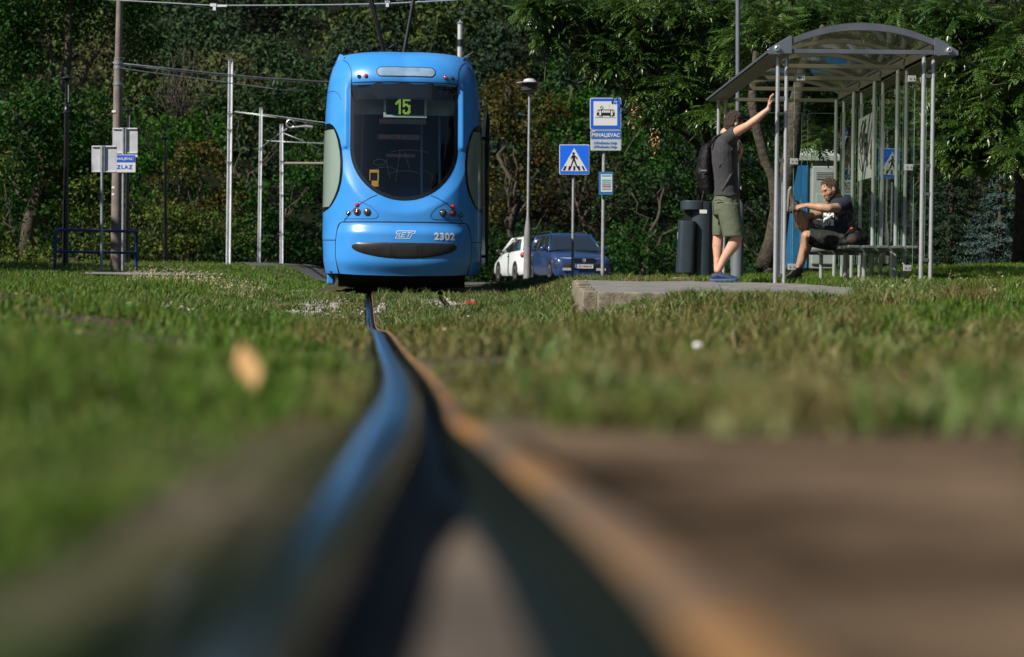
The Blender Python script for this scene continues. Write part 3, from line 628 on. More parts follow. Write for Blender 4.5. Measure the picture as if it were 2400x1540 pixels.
def bump_off(z): t = (rowsb[0][0] - z) / (rowsb[0][0] - rowsb[-1][0]); return .012 + .055 * float(sst(0, .22, t)) - .05 * float(sst(.72, 1, t))
def inset(x0, x1):   # black moustache insert
    mb = MB(); f = []
    for t in np.linspace(0, 1, 14):
        r_ = []
        for s in np.linspace(0, 1, 14):
            X = lerp(x0, x1, s); c = (X - 950) / 118.
            top = 569.5 + 9 * max(0, abs(c) - .9) / .1 * .5 + .6 * c * c; e = max(0, 1 - abs(c) ** 2.2); bot = 583 + 24.5 * e ** .62 - 2
            if abs(c) > .93: top = lerp(570.5, 577, (abs(c) - .93) / .07)
            yv = lerp(top, max(top + 1, bot), t); z = pz(yv); r_.append(Sx(px(X), z, bump_off(z) + .006 + .016 * math.sin(math.pi * t) ** .5 * min(1, 5 * (1 - abs(c)) + .1)))
        f.append(r_)
    mb.grid(f); return mb
M_ins = mat('black_bumper_plastic', (.014, .014, .015), .38, col2=(.022, .022, .023), scale=9)
for a, b in ((832.5, 918.5), (919.5, 978.5), (979.5, 1067.5)): inset(a, b).build('bumper_insert', M_ins, tram, smooth=True)
# lettering
M_silver = mat('silver_lettering', (.62, .66, .68), .4)
def skin_text(body, cx, cy, h, off, **kw):
    vs, fs = text_verts(body, h, extrude=0, **kw); out = []
    for x, y, z in vs: zz = pz(cy) + y; out.append(Sx(px(cx) + x, zz, bump_off(zz) + off))
    return out, fs
mb = MB(); mb.add(*skin_text('2302', 1040, 554.5, .135, .004, bold=.006, sx=.93, spacing=1.12)); mb.build('fleet_number', M_silver, tram)
mb = MB()
def emb(pts): # emblem polygons in (x,y) picture pixels, thin strips
    for i in range(len(pts) - 1):
        (x0, y0), (x1, y1) = pts[i], pts[i + 1]; L = math.hypot(x1 - x0, y1 - y0); nx, ny = -(y1 - y0) / L * .75, (x1 - x0) / L * .75
        q = [(x0 + nx, y0 + ny), (x1 + nx, y1 + ny), (x1 - nx, y1 - ny), (x0 - nx, y0 - ny)]
        mb.add([Sx(px(a), pz(b), bump_off(pz(b)) + .004) for a, b in q], [(0, 1, 2, 3)])
E = [(933, 542), (975, 542), (973, 548), (967, 549), (962, 559.5), (928.5, 559.5), (931, 555), (936, 549), (930, 548.5), (933, 542)]
emb(E); emb([(940, 546), (936, 556), (944, 556)]); emb([(946, 546), (942, 556), (950, 556)]); emb([(946, 546), (954, 546)]); emb([(945, 551), (951, 551)]); emb([(957, 546), (966, 546)]); emb([(961, 546), (957, 557)])
mb.build('operator_emblem', M_silver, tram)
# corner windows, wrapping from the side
def cwin(s):
    L = [(283, 770), (288, 778), (296, 784), (308, 790), (325, 796), (350, 801), (375, 803.5), (400, 803.5), (425, 801), (445, 796), (462, 789), (478, 780), (488, 772), (494, 764), (495.5, 759)]
    f = []; g_ = []
    for yv in np.linspace(283, 495, 40):
        z = pz(yv); xe = interp(yv, L); xr = px(xe); a1 = math.asin(min(1, abs(xr) / Wd(z)) ** 1.3); f.append([lerp(math.pi / 2, a1, t) for t in np.linspace(0, 1, 14)]); g_.append(z)
    return f, g_
for s in (-1, 1):
    f, g_ = cwin(s)
    def SS(a, z, off):
        p = Sa(s * a, z); q = Sa(s * (a - .02), z); d = (p - q); nrm = Vector((d.y * s, -d.x * s, 0)); nrm = Vector((abs(d.y) * s, -abs(d.x), 0)).normalized(); return p + nrm * off
    mb = MB(); G_ = []
    for a_, z in zip(f, g_):
        r_ = [SS(a, z, .004) for a in a_]; G_.append([r_[0] + Vector((0, .9, 0)), r_[0] + Vector((0, .45, 0))] + r_)
    mb.grid(G_); fr_ = mb.build('side_window', M_blkg, tram, smooth=True)
    mb = MB(); G_ = []
    for a_, z in list(zip(f, g_))[3:-2]:
        a_in = max(a_[-1] + .05, .2); t = [lerp(math.pi / 2, min(a_in, 1.5), q) for q in np.linspace(0, 1, 12)]; r_ = [SS(a, z, .007) for a in t]; G_.append([r_[0] + Vector((0, .8, 0)), r_[0] + Vector((0, .4, 0))] + r_)
    mb.grid(G_); mb.build('pane', mat('grey_green_corner_glass', (.20, .27, .24), .15, coat=.8, col2=(.25, .32, .29), scale=1.2), fr_, smooth=True)
# side windows, doors
for s in (-1, 1):
    W = 1.152
    for y0, y1 in ((2.0, 3.3), (4.9, 6.2)): mb = MB(); mb.box((s * W, (y0 + y1) / 2, 1.85), (.02, y1 - y0, 1.05)); mb.build('side_window', M_blkg, tram)
    mb = MB(); mb.box((s * (1.158), 4.1, 1.35), (.03, 1.4, 2.1)); mb.build('door', M_blkg, tram)
# opened door leaf / mirror arm standing proud at the right side
mb = MB(); mb.prism([(1.21, 1.0, .42), (1.255, 1.0, .40), (1.265, 1.1, 2.55), (1.225, 1.1, 2.70), (1.20, 1.1, 2.4)], (0, .9, 0)); mb.build('opened_door_leaf', M_blkg, tram)
for z_ in (.55, 2.3): mb = MB(); mb.box((1.18, 1.5, z_), (.07, .05, .04)); mb.build('door_arm', M_blk, tram)
# left lower skirt of the following bogie
mb = MB(); mb.box((-1.05, 2.6, .20), (.10, 1.8, .17)); mb.build('bogie_skirt', M_blue, tram, bevel=.02)
# bellows and second car section
mb = MB()
for k in range(8): mb.box((0, YB + .05 + k * .12, 1.75), (2.12 - .08 * (k % 2), .11, 2.9 - .08 * (k % 2)))
mb.build('bellows', M_blk, tram)
mb = MB(); ring = [(Wd(z), z) for z in (.27, .8, 1.5, 2.3, 2.8, 3.1, 3.3, 3.37)]; prof = [(x, z) for x, z in ring] + [(-x, z) for x, z in ring[::-1]]
bend = lambda x, y, z: (x * .97, y, z); mb.loft([[bend(x, y, z) for x, z in prof] for y in (YB + 1.0, YB + 3.6)]); c2 = mb.build('rear_section', M_blue, tram, autos=40)
for s in (-1, 1): mb = MB(); mb.box(bend(s * 1.18, YB + 2.3, 1.9), (.03, 2.0, 1.0)); mb.build('window_band', M_blkg, c2)
# pantograph
mb = MB(); zt = 3.43; yP = 2.6
mb.box((px(924) , yP, zt + .13), (.30, .5, .10)); mb.cyl((px(898), yP, zt + .16), (px(955), yP, zt + .16), .035); mb.cyl((px(926), yP - .3, zt + .12), (px(926), yP - .1, zt + .15), .07)
for x in (897, 930, 952): mb.cyl((px(x), yP - .1, zt - .05), (px(x), yP - .1, zt + .18), .025)
pb = mb.build('pantograph_base', M_dmetal, tram, bevel=.01)
mb = MB(); k = 1.1
mb.cyl((px(906), yP, zt + .15), (px(864), yP + .1, zt + 1.15), .032); mb.cyl((px(901), yP - .1, zt + .2), (px(858), yP, zt + 1.15), .018); mb.cyl((px(950), yP, zt + .15), (px(979), yP + .1, zt + 1.15), .030)
mb.tube([(px(905), yP, zt + .33), (px(915), yP, zt + .31), (px(927), yP, zt + .36), (px(938), yP, zt + .31), (px(948), yP, zt + .33)], .02)
mb.cyl((px(860), yP + .1, zt + 1.15), (px(983), yP + .1, zt + 1.15), .03); mb.build('pantograph_arm', M_dmetal, tram)
mb = MB(); mb.box((px(922), yP + .1, zt + 1.9), (1.6, .3, .04)); mb.cyl((px(864), yP + .1, zt + 1.15), (px(915), yP + .1, zt + 1.88), .02); mb.cyl((px(979), yP + .1, zt + 1.15), (px(930), yP + .1, zt + 1.88), .02); mb.build('pantograph_head', M_dmetal, tram)
# ================================================================ STREET FURNITURE
M_galv = mat('galvanised_steel', (.34, .36, .38), .5, metal=.3, col2=(.26, .28, .30), scale=12)
M_signw = mat('sign_white', (.62, .64, .65), .45)
M_signb = mat('sign_blue', (.015, .10, .62), .4)
M_signb2 = mat('faded_sign_blue', (.03, .13, .42), .5)
M_black = mat('sign_black', (.01, .01, .012), .5)
M_back = mat('sign_back_grey', (.50, .52, .56), .5, col2=(.42, .44, .48), scale=5)
M_bluetube = mat('dark_blue_tube', (.012, .025, .13), .4)
M_txtb = mat('blue_lettering', (.03, .16, .50), .5)
def gz(x, y): return float(terr(x, y))
def rectpoly(Y, x0, y0, x1, y1, dY=0.):
    a, b, c, d = at(x0, y0, Y), at(x1, y0, Y), at(x1, y1, Y), at(x0, y1, Y); return [p + Vector((0, dY, 0)) for p in (a, b, c, d)]
def plate(Y, x0, y0, x1, y1, th=.012, dY=0., r=3.):
    mb = MB(); pts = []
    for cx, cy, a0 in ((x1 - r, y0 + r, -90), (x1 - r, y1 - r, 0), (x0 + r, y1 - r, 90), (x0 + r, y0 + r, 180)):
        for k in range(5): a = R(a0 + 90 * k / 4); pts.append(at(cx + r * math.cos(a), cy + r * math.sin(a), Y) + Vector((0, dY, 0)))
    mb.prism(pts, (0, th, 0)); return mb
def polyp(Y, pts, dY, th=.002):
    mb = MB(); mb.prism([at(a, b, Y) + Vector((0, dY, 0)) for a, b in pts], (0, th, 0)); return mb
def stx(mb, body, Y, dx, dy, h, dY, **k): put_text(mb, body, at(dx, dy, Y) + Vector((0, dY, 0)), h, U=(math.cos(ROLL), 0, -math.sin(ROLL) * 0), **k)
def post(Y, dx, ytop, r, name='post', parent=None, m=None, extra=0.):
    t = at(dx, ytop, Y); mb = MB(); mb.cyl((t.x, t.y, gz(t.x, t.y) - .1), (t.x, t.y, t.z), r, n=14); return mb.build(name, m or M_galv, parent, autos=40)
# ---- tram stop sign
Y = 38.; p0 = at(1418, 645, Y); root = thing('stop_sign', 'tall tram stop sign with pictogram and name board above a blue timetable box', 'sign', (p0.x, Y, gz(p0.x, Y)))
post(Y + .05, 1417, 236, .036, parent=root)
sp = plate(Y, 1382.6, 229.5, 1455.6, 304, dY=-.02, r=4).build('pictogram_plate', M_signw, root)
plate(Y, 1384.2, 231, 1454, 302.5, .004, -.025, r=3).build('blue_field', M_signb, sp)
plate(Y, 1391, 238, 1446.6, 294.5, .004, -.030, r=1).build('white_field', M_signw, sp)
icon = [[(1398, 271), (1399.5, 259), (1402, 257), (1437, 257), (1439.5, 259), (1440.5, 264), (1440.5, 272)]]
tr_ = polyp(Y, icon[0], -.033); tram_icon = tr_.build('tram_pictogram', M_black, sp)
for x0, x1 in ((1404.5, 1408.5), (1431.5, 1435.5)): polyp(Y, [(x0, 259.5), (x1, 259.5), (x1, 271), (x0, 271)], -.036).build('white_door', M_signw, tram_icon)
for x0 in (1410.5, 1415.5, 1420.5, 1425.5): polyp(Y, [(x0, 259), (x0 + 4, 259), (x0 + 4, 264.5), (x0, 264.5)], -.036).build('white_window', M_signw, tram_icon)
polyp(Y, [(1399.5, 264), (1400.7, 259.3), (1403, 259.3), (1403, 264)], -.036).build('white_window', M_signw, tram_icon)
polyp(Y, [(1437, 259.3), (1439, 260), (1439.6, 264), (1437, 264)], -.036).build('white_window', M_signw, tram_icon)
for x0 in (1404, 1409, 1429, 1434): polyp(Y, [(x0, 271.5), (x0 + 3.4, 271.5), (x0 + 3, 274), (x0 + .5, 274)], -.033).build('wheel', M_black, tram_icon)
polyp(Y, [(1395, 275.2), (1444, 275.9), (1444, 276.7), (1395, 276)], -.033).build('track_line', M_black, tram_icon)
mb = MB()
for a, b in (((1406, 252.5), (1410, 248.5)), ((1410, 248.5), (1414, 252.5)), ((1414, 252.5), (1410, 256.5)), ((1410, 256.5), (1406, 252.5))):
    mb.cyl(at(*a, Y) + Vector((0, -.033, 0)), at(*b, Y) + Vector((0, -.033, 0)), .004, n=4)
mb.build('pantograph_diamond', M_black, tram_icon)
def small_emblem(Y, x, y, m, par, k=1.):
    mb = MB(); stx(mb, 'ZET', Y, x, y, .05 * k, -.034, bold=.001, shear=.35, sx=1.15); mb.build('emblem', m, par)
small_emblem(Y, 1441, 242, M_signb, sp)
np_ = plate(Y, 1384, 305, 1456, 353.5, dY=-.02, r=3).build('name_plate', M_signw, root)
plate(Y, 1385, 306, 1455, 326.5, .004, -.025, r=1).build('blue_band', M_signb2, np_)
plate(Y, 1385, 326.8, 1455, 352.5, .004, -.024, r=1).build('grey_field', mat('sign_pale_grey', (.42, .46, .48), .5), np_)
mb = MB(); stx(mb, 'MIHALJEVAC', Y, 1420, 317.2, .094, -.029, bold=.0022, spacing=1.02); mb.build('lettering', M_signw, np_)
mb = MB(); stx(mb, '15', Y, 1394.5, 335.5, .064, -.029, bold=.0014, sx=.9); mb.build('lettering', M_txtb, np_); mb = MB(); stx(mb, 'Gračansko Dolje', Y, 1422, 335.5, .064, -.029, bold=.0014, sx=.86); mb.build('lettering', M_txtb, np_)
mb = MB(); stx(mb, '33', Y, 1394.5, 344.5, .064, -.029, bold=.0014, sx=.9); mb.build('lettering', M_txtb, np_); mb = MB(); stx(mb, 'Gračansko Dolje', Y, 1422, 344.5, .064, -.029, bold=.0014, sx=.86); mb.build('lettering', M_txtb, np_)
small_emblem(Y, 1390.5, 308.7, M_signw, np_, .8)
tb = plate(Y, 1403, 403, 1436.3, 457, .05, -.07, r=1).build('timetable_box', mat('box_blue', (.03, .15, .36), .4), root)
pp = plate(Y, 1408, 409, 1434, 450, .003, -.075, r=.5).build('paper', M_signw, tb)
for k, (c, y0, y1) in enumerate((((.08, .30, .38), 411, 414.5), ((.55, .62, .62), 417, 420), ((.10, .32, .40), 421.5, 425), ((.20, .36, .30), 426, 430), ((.10, .32, .40), 431, 434), ((.45, .12, .10), 435, 440), ((.12, .28, .40), 442, 446))):
    polyp(Y, [(1410.5, y0), (1431.5, y0), (1431.5, y1), (1410.5, y1)], -.077, .001).build('printed_row', mat('print_%d' % k, c, .6), pp)
# ---- crossing sign
Y = 37.; p0 = at(1345, 649, Y); root = thing('crossing_sign', 'square blue pedestrian crossing sign with a white triangle on a thin post', 'sign', (p0.x, Y, gz(p0.x, Y)))
post(Y + .05, 1345, 345, .027, parent=root)
cs = plate(Y, 1310.8, 339, 1381, 409.3, dY=-.02, r=3).build('sign_plate', M_signw, root)
plate(Y, 1312.3, 340.5, 1379.6, 407.8, .004, -.025, r=2).build('blue_field', mat('bright_sign_blue', (.01, .14, .80), .4), cs)
tri = polyp(Y, [(1345.7, 347.3), (1376.9, 401.3), (1314.8, 401.3)], -.030).build('white_triangle', M_signw, cs)
def pic(*pts): polyp(Y, pts, -.033).build('pictogram_piece', M_black, tri)
def disc(cx, cy, r): pic(*[(cx + r * math.cos(a), cy + r * math.sin(a)) for a in np.arange(0, 6.2, .52)])
disc(1344, 359.8, 3.1)
pic((1341, 363.5), (1346.5, 363.3), (1347.8, 366), (1347.5, 376), (1341.5, 376), (1341.2, 366)); pic((1341.2, 364), (1342.4, 366.8), (1338.8, 372.8), (1336.6, 371.5)); pic((1347, 364.2), (1353, 369.6), (1353.5, 374), (1351.2, 374), (1350.7, 370.8), (1346, 367.5))
pic((1341.5, 375.5), (1345, 375.5), (1340, 389), (1336.6, 397), (1334.4, 396), (1338, 387)); pic((1344, 375.5), (1347.7, 375.5), (1352, 387), (1356.6, 394.6), (1354.2, 396.6), (1349, 388))
for a, b, c, d in ((1319, 1324, 1323, 1328), (1331, 1335.5, 1333, 1337.3), (1343.3, 1347.8, 1343.8, 1348.2), (1355.5, 1360, 1354, 1358), (1367, 1371.7, 1362.5, 1366.7)): pic((a, 399.5), (b, 399.5), (d, 389.5), (c, 389.5))
# ---- street lamp, louvred
Y = 41.; b0 = at(1236, 640, Y); root = thing('street_lamp', 'grey post lamp with louvred head beside the blue estate car', 'street lamp', (b0.x, Y, gz(b0.x, Y)))
zb = gz(b0.x, Y); t0 = at(1241, 216, Y); L_ = lambda dy: at(1240, dy, Y).z; xs_ = lambda z: lerp(b0.x, t0.x, (z - zb) / (t0.z - zb))
mb = MB(); zz = L_(509); mb.tube([(b0.x, Y, zb - .1), (b0.x, Y, L_(560)), (xs_(L_(530)), Y, L_(535)), (xs_(zz), Y, zz)], [.082, .080, .066, .034], 20); mb.build('base', mat('lamp_base_grey', (.22, .22, .23), .6, col2=(.17, .17, .18), scale=6), root, autos=60)
mb = MB(); mb.cyl((xs_(zz), Y, zz), t0, .030, .026, 14); mb.build('pole', M_galv, root, autos=40)
hd = MB(); cx = t0.x; hd.lathe((cx, Y, L_(216)), [(.03, -.02), (.11, -.005), (.165, .04), (.172, .065), (.09, .07), (.09, .1), (0, .1)], 24); head = hd.build('lamp_head', mat('bronze_lamp', (.16, .13, .12), .4, metal=.5), root, autos=40)
for k in range(4): q = MB(); z = L_(211 - k * 4.6); q.lathe((cx, Y, z), [(.12, .0), (.175, -.01), (.18, .008), (.13, .028), (.12, .02)], 24); q.build('louvre', MATS['bronze_lamp'], head, autos=40)
q = MB(); q.cyl((cx, Y, L_(214)), (cx, Y, L_(194)), .10, n=16); q.build('lamp_tube', mat('lamp_glass_white', (.35, .36, .38), .3), head)
q = MB(); q.lathe((cx, Y, L_(194)), [(.0, -.02), (.27, -.012), (.272, 0), (.16, .012), (.13, .03), (.115, .065), (.06, .085), (0, .088)], 32); q.build('lamp_cap', mat('lamp_cap_grey', (.42, .41, .44), .4), root, autos=40)
# ---- black lamps
M_bl = mat('black_lacquer', (.006, .006, .007), .25, coat=.5)
def black_lamp(xb, xt, ytop, Y, s, label):
    b = at(xb, 635, Y); t = at(xt, ytop, Y); z0 = gz(b.x, Y); r0 = thing('black_lamp', label, 'street lamp', (b.x, Y, z0), group='black street lamps on the left'); z1 = t.z; h = z1 - z0
    mb = MB(); P = lambda f: (lerp(b.x, t.x, f), Y, lerp(z0, z1, f))
    mb.tube([(b.x, Y, z0 - .1), P(.35), P(.352), P(.80)], [.085, .08, .062, .058], 14); mb.build('pole', M_bl, r0, autos=40)
    mb = MB(); mb.tube([P(.80), P(.82), P(.825), P(.85)], [.075, .075, .06, .05], 14); mb.build('collar', M_bl, r0, autos=40)
    mb = MB(); mb.tube([P(.84), P(.97)], [.035, .045], 12); mb.build('neck', M_bl, r0, autos=40)
    mb = MB(); mb.box(Vector(P(.905)) + Vector((.045, -.03, 0)), (.012, .012, .45)); mb.build('painted_glare_strip', mat('painted_glare', (.8, .8, .8), .2, metal=.6), r0)  # pale bar along the neck, a painted glare streak
    mb = MB(); mb.lathe(P(.965), [(0, 0), (.06, .005), (.15, .05), (.175, .075), (.17, .10), (.08, .125), (0, .13)], 24); mb.build('lamp_head', M_bl, r0, autos=50)
black_lamp(153, 157, 176, 50, 93, 'tall black lamp post, nearest the left edge of the picture')
black_lamp(297, 300.5, 252, 60, 77, 'black lamp post standing half hidden behind the concrete pole')
black_lamp(388.5, 387, 318, 74, 63, 'slim black lamp post in front of the brownish sumac bushes')
# ---- concrete pole
Y = 46.; b0 = at(272, 640, Y); t0 = at(280.5, 0, Y); t9 = at(282, -60, Y); root = thing('concrete_pole', 'thick grey concrete pole rising out of the picture behind the left signs', 'pole', (b0.x, Y, gz(b0.x, Y)))
M_conc = mat('pole_concrete', (.20, .17, .145), .85, col2=(.14, .12, .105), scale=3, bump=.3, bscale=30)
m1 = at(277.5, 136, Y)
mb = MB(); mb.tube([(b0.x, Y, gz(b0.x, Y) - .1), m1, m1 + Vector((0, 0, .01)), t9], [.138, .098, .082, .07], 20); mb.build('shaft', M_conc, root, autos=40)
M_clamp = mat('galvanised_clamp', (.45, .46, .48), .35, metal=.7)
for dy, r_ in ((148, .108), (159, .108), (197, .115)): c = at(277, dy, Y); q = MB(); q.cyl(c - Vector((0, 0, .03)), c + Vector((0, 0, .03)), r_, n=20); q.build('clamp', M_clamp, root, autos=40)
for dy in (262, 440, 456): c = at(275, dy, Y); q = MB(); q.box(c + Vector((-.06, -.105, 0)), (.09, .02, .05)); q.build('paper_scrap', M_white, root)
# ---- beam masts
M_mast = mat('weathered_white_mast', (.80, .82, .85), .5, col2=(.66, .68, .72), scale=4)
def mast(xb, yb, xt, yt, Y, w, label):
    b = at(xb, yb, Y); t = at(xt, yt, Y); z0 = gz(b.x, Y); r0 = thing('overhead_line_mast', label, 'mast', (b.x, Y, z0), group='pale steel masts of the overhead line')
    d = (t - Vector((b.x, Y, z0))); sh = Vector((d.x, 0, 0))
    mb = MB()
    for ox, oy, dx_, dy_ in ((-w / 2, 0, .02, w), (w / 2, 0, .02, w), (0, 0, w - .02, .02)):
        lo = [Vector((b.x + ox + sx * dx_ / 2, Y + oy + sy * dy_ / 2, z0 - .1)) for sx, sy in ((-1, -1), (1, -1), (1, 1), (-1, 1))]; mb.loft([lo, [p + sh + Vector((0, 0, t.z - z0 + .1)) for p in lo]])
    mb.build('beam', M_mast, r0)
    q = MB(); q.box(t + Vector((0, 0, .01)), (w + .05, w + .05, .02)); q.build('cap_plate', M_clamp, r0)
    for f in (.5, .66, .74): c = Vector((b.x, Y, z0)).lerp(t, f); q = MB(); q.box(c, (w + .03, w + .03, .04)); q.build('band', M_clamp, r0)
    return r0
mast(535, 644, 541, 142, 60, .115, 'tallest pale steel mast, standing right of the sumac bushes')
mast(607, 628, 612, 253, 78, .10, 'middle pale steel mast of the three left of the tram')
m3 = mast(660, 622, 660, 292, 88, .125, 'shortest pale steel mast, nearest the tram')
a = at(663, 382.7, 88); b = at(800, 383, 88); mb = MB(); mb.cyl(a, b, .05, n=8); mb.build('bracket_arm', mat('rusty_arm', (.30, .25, .22), .7), m3)
Y = 64.; t = at(1078.5, 56, Y); root = thing('capped_mast', 'round silver mast with a domed cap rising behind the tram roof', 'mast', (t.x, Y, gz(t.x, Y)))
mb = MB(); mb.cyl((t.x, Y, gz(t.x, Y) - .1), t, .078, n=16); mb.build('tube', mat('silver_mast', (.6, .62, .64), .35, metal=.4), root, autos=40)
mb = MB(); mb.lathe(t, [(.0, 0), (.10, 0), (.11, .02), (.075, .06), (.02, .09), (.018, .13), (0, .135)], 18); mb.build('cap', M_clamp, root, autos=40)
mb = MB(); c = at(1078.5, 100, Y); mb.cyl(c - Vector((0, 0, .12)), c + Vector((0, 0, .1)), .10, n=14); mb.build('cable_clamp', M_black, root)
mb = MB(); mb.tube([c + Vector((.1, 0, .1)), c + Vector((.35, 0, 0)), c + Vector((.42, 0, -.3)), c + Vector((.1, 0, -.5))], .02, 6); mb.build('cable_loop', M_black, root)
# ---- wires
M_wire = mat('bright_wire', (.42, .44, .46), .4, metal=.5); M_wired = mat('dark_wire', (.03, .03, .032), .5)
def wire(pts, Y, r, label, m=M_wire, name='overhead_wire'):
    Ys = Y if isinstance(Y, (list, tuple)) else [Y] * len(pts); P = [at(a, b, y) for (a, b), y in zip(pts, Ys)]
    mb = MB(); mb.M = Matrix.Translation(Vector()); mb.tube(P, r, 6); o = mb.build(name, m, smooth=True); return tag(o, label, 'wire')
wire([(180, -6), (262, 0), (385, 6.5), (500, 13), (640, 12.6), (777, 11.3), (908, 8.4), (1069, 0), (1150, -6)], 34, .012, 'bright wire sagging across the very top of the picture')
o = MB(); c = at(500, 12, 34); o.box(c, (.10, .05, .05)); o.box(c + Vector((.13, 0, -.01)), (.20, .03, .035)); o.box(c + Vector((.02, 0, -.06)), (.05, .05, .06)); tag(o.build('wire_clamp', M_signw), 'white metal clamp on the topmost wire, above the pale masts', 'clamp')
o = MB(); c = at(908, 10, 34); o.box(c, (.05, .04, .09)); o.box(c + Vector((0, 0, .04)), (.08, .04, .03)); tag(o.build('wire_clamp', M_signw), 'small white clamp on the topmost wire, above the tram', 'clamp')
wire([(436, 11), (503, 21), (515, 31), (560, 100), (606, 172), (640, 205)], [34, 34.1, 35, 42, 50, 56], .010, 'thin dark wire slanting down from the white clamp', M_wired)
wire([(265, 147), (400, 161), (534, 175), (650, 185), (761, 191), (800, 193)], [46, 47, 48, 49, 50, 51], .016, 'upper wire from the concrete pole to the tram')
wire([(285, 152), (400, 165), (534, 179), (650, 188), (761, 194.5)], [46, 47, 48, 49, 50], .012, 'second wire from the concrete pole, just under the upper one')
wire([(267, 158), (330, 167), (534, 194), (651, 210), (715, 212)], [46, 47, 48, 49, 49.5], .014, 'lowest wire from the concrete pole, ending short of the tram')
wire([(644, 210), (640, 200), (645, 188), (655, 185), (764, 192.5), (800, 194)], 49, .028, 'thick black feeder cable hooked over left of the tram roof', M_wired, 'feeder_cable')
wire([(534, 260.5), (640, 271), (757, 287), (800, 292)], 60, .016, 'wire from the tallest pale mast to the tram side')
wire([(560, 264), (660, 277), (757, 293)], 61, .012, 'thin wire close under the one from the tallest mast')
wire([(625, 330), (700, 334), (757, 336), (800, 338)], 78, .02, 'level wire behind the shortest pale mast')
wire([(672, 302), (640, 325), (613, 345)], [70, 74, 78], .022, 'short stay wire rising right from the middle mast')
wire([(664, 312), (700, 326), (752, 350)], 70, .014, 'stay wire slanting down towards the tram window')
o = MB(); c = at(651, 218, 49); o.cyl(c + Vector((0, 0, .12)), c - Vector((0, 0, .04)), .03, n=8); o.lathe(c - Vector((0, 0, .05)), [(0, -.06), (.10, -.05), (.12, 0), (.05, .04), (0, .05)], 12); tag(o.build('insulator', M_dmetal), 'dark insulator hanging from the wires left of the tram roof', 'insulator')
o = MB(); c = at(681, 290, 60); o.tube([c + Vector((.12 * math.cos(a), 0, .12 * math.sin(a))) for a in np.linspace(.5, 5.6, 14)], .022, 8); o.cyl(at(683, 299, 60), at(722, 295, 60), .03, n=8); o.cyl(at(712, 296, 60), at(733, 298, 60), .045, n=8); tag(o.build('wire_fitting', M_clamp), 'hooked metal fitting on the wire between the shortest mast and tram', 'clamp')
# ---- railing
root_p = at(225, 650, 43.5); root = thing('railing', 'dark blue tubular railing with three bars at the left path', 'railing', (root_p.x, 43.5, gz(root_p.x, 43.5)))
yA, yB = 43., 44.6
def rp(dx, dy): f = (dx - 130) / 190.; return at(dx, dy, lerp(yA, yB, f))
def botz(dx): q = rp(dx, 652); return Vector((q.x, q.y, q.z - .12))
M_ = MB(); M_.tube([botz(127), rp(129, 620), rp(131, 546), rp(132.5, 541), rp(137, 538.5), rp(315, 542.5), rp(319.5, 545), rp(321, 550), rp(319, 620), botz(318)], .034, 12); M_.build('hoop', M_bluetube, root, smooth=True)
for y0, y1 in ((589.5, 593), (641, 644.5)): M_ = MB(); M_.cyl(rp(129.5, y0), rp(319, y1), .03, n=12); M_.build('bar', M_bluetube, root, smooth=True)
# ---- left signs
Y = 42.5; b0 = at(239, 652, Y); root = thing('rear_facing_sign', 'grey back of a square sign on its own post, left of the lettered board', 'sign', (b0.x, Y, gz(b0.x, Y)))
post(Y + .0, 239.5, 343, .030, parent=root)
def backplate(Y, x0, y0, x1, y1, par, xp):
    mb = plate(Y, x0, y0, x1, y1, .012, .04, r=2); o = mb.build('sign_plate', M_back, par)
    for a in ((x0 + 1, y0 + 1.2, x1 - 1, y0 + 3), (x0 + 1, y1 - 3, x1 - 1, y1 - 1.2)):
        q = MB(); q.prism([v + Vector((0, .01, 0)) for v in rectpoly(Y, *a)], (0, .03, 0)); q.build('edge_rim', M_signw, o)
    q = MB(); c0 = at(xp, y0, Y); c1 = at(xp, y1, Y); q.box(((c0.x + c1.x) / 2, Y + .015, (c0.z + c1.z) / 2), (.09, .05, c0.z - c1.z)); q.build('mounting_channel', M_galv, o)
    return o
backplate(Y, 213.7, 341.2, 272.8, 404.3, root, 240)
Y = 45.4; b0 = at(289, 643, Y); root = thing('exit_sign', 'blue and white lettered board under the grey back of a square sign', 'sign', (b0.x, Y, gz(b0.x, Y)))
post(Y, 289.5, 300, .030, parent=root)
backplate(Y, 263, 299.4, 321.8, 360.5, root, 291)
np2 = plate(Y, 262, 362.5, 318.2, 404, .012, -.045, r=1.5).build('name_plate', M_signw, root)
plate(Y, 263, 364, 317.3, 380.5, .004, -.050, r=.5).build('blue_band', M_signb, np2)
mb = MB(); stx(mb, 'MIHALJEVAC', Y, 291, 372.6, .080, -.055, bold=.002, sx=.98); mb.build('lettering', M_signw, np2)
mb = MB(); stx(mb, 'IZLAZ', Y, 290.5, 392, .128, -.052, bold=.001, spacing=1.2); mb.build('lettering', M_signb, np2)
q = plate(Y, 288, 361.5, 321.6, 368, .02, .03, r=1); q.build('rear_rim', M_signw, root)
# ---- tall grey pole right
Y = 27.4; b0 = at(1727, 642, Y); t0 = at(1729.5, -70, Y); root = thing('grey_pole', 'tall slim grey pole rising past the left end of the shelter roof', 'pole', (b0.x, Y, gz(b0.x, Y)))
m_pole = mat('pole_grey_paint', (.13, .145, .17), .45, col2=(.11, .12, .145), scale=5)
zz = at(1727, 480, Y); mb = MB(); mb.tube([(b0.x, Y, gz(b0.x, Y) - .1), (b0.x, Y, zz.z), (b0.x, Y, zz.z + .08)], [.088, .086, .033], 20); mb.build('base', m_pole, root, autos=50)
mb = MB(); mb.cyl((b0.x, Y, zz.z + .05), t0, .032, .031, 16); mb.build('shaft', m_pole, root, autos=50)
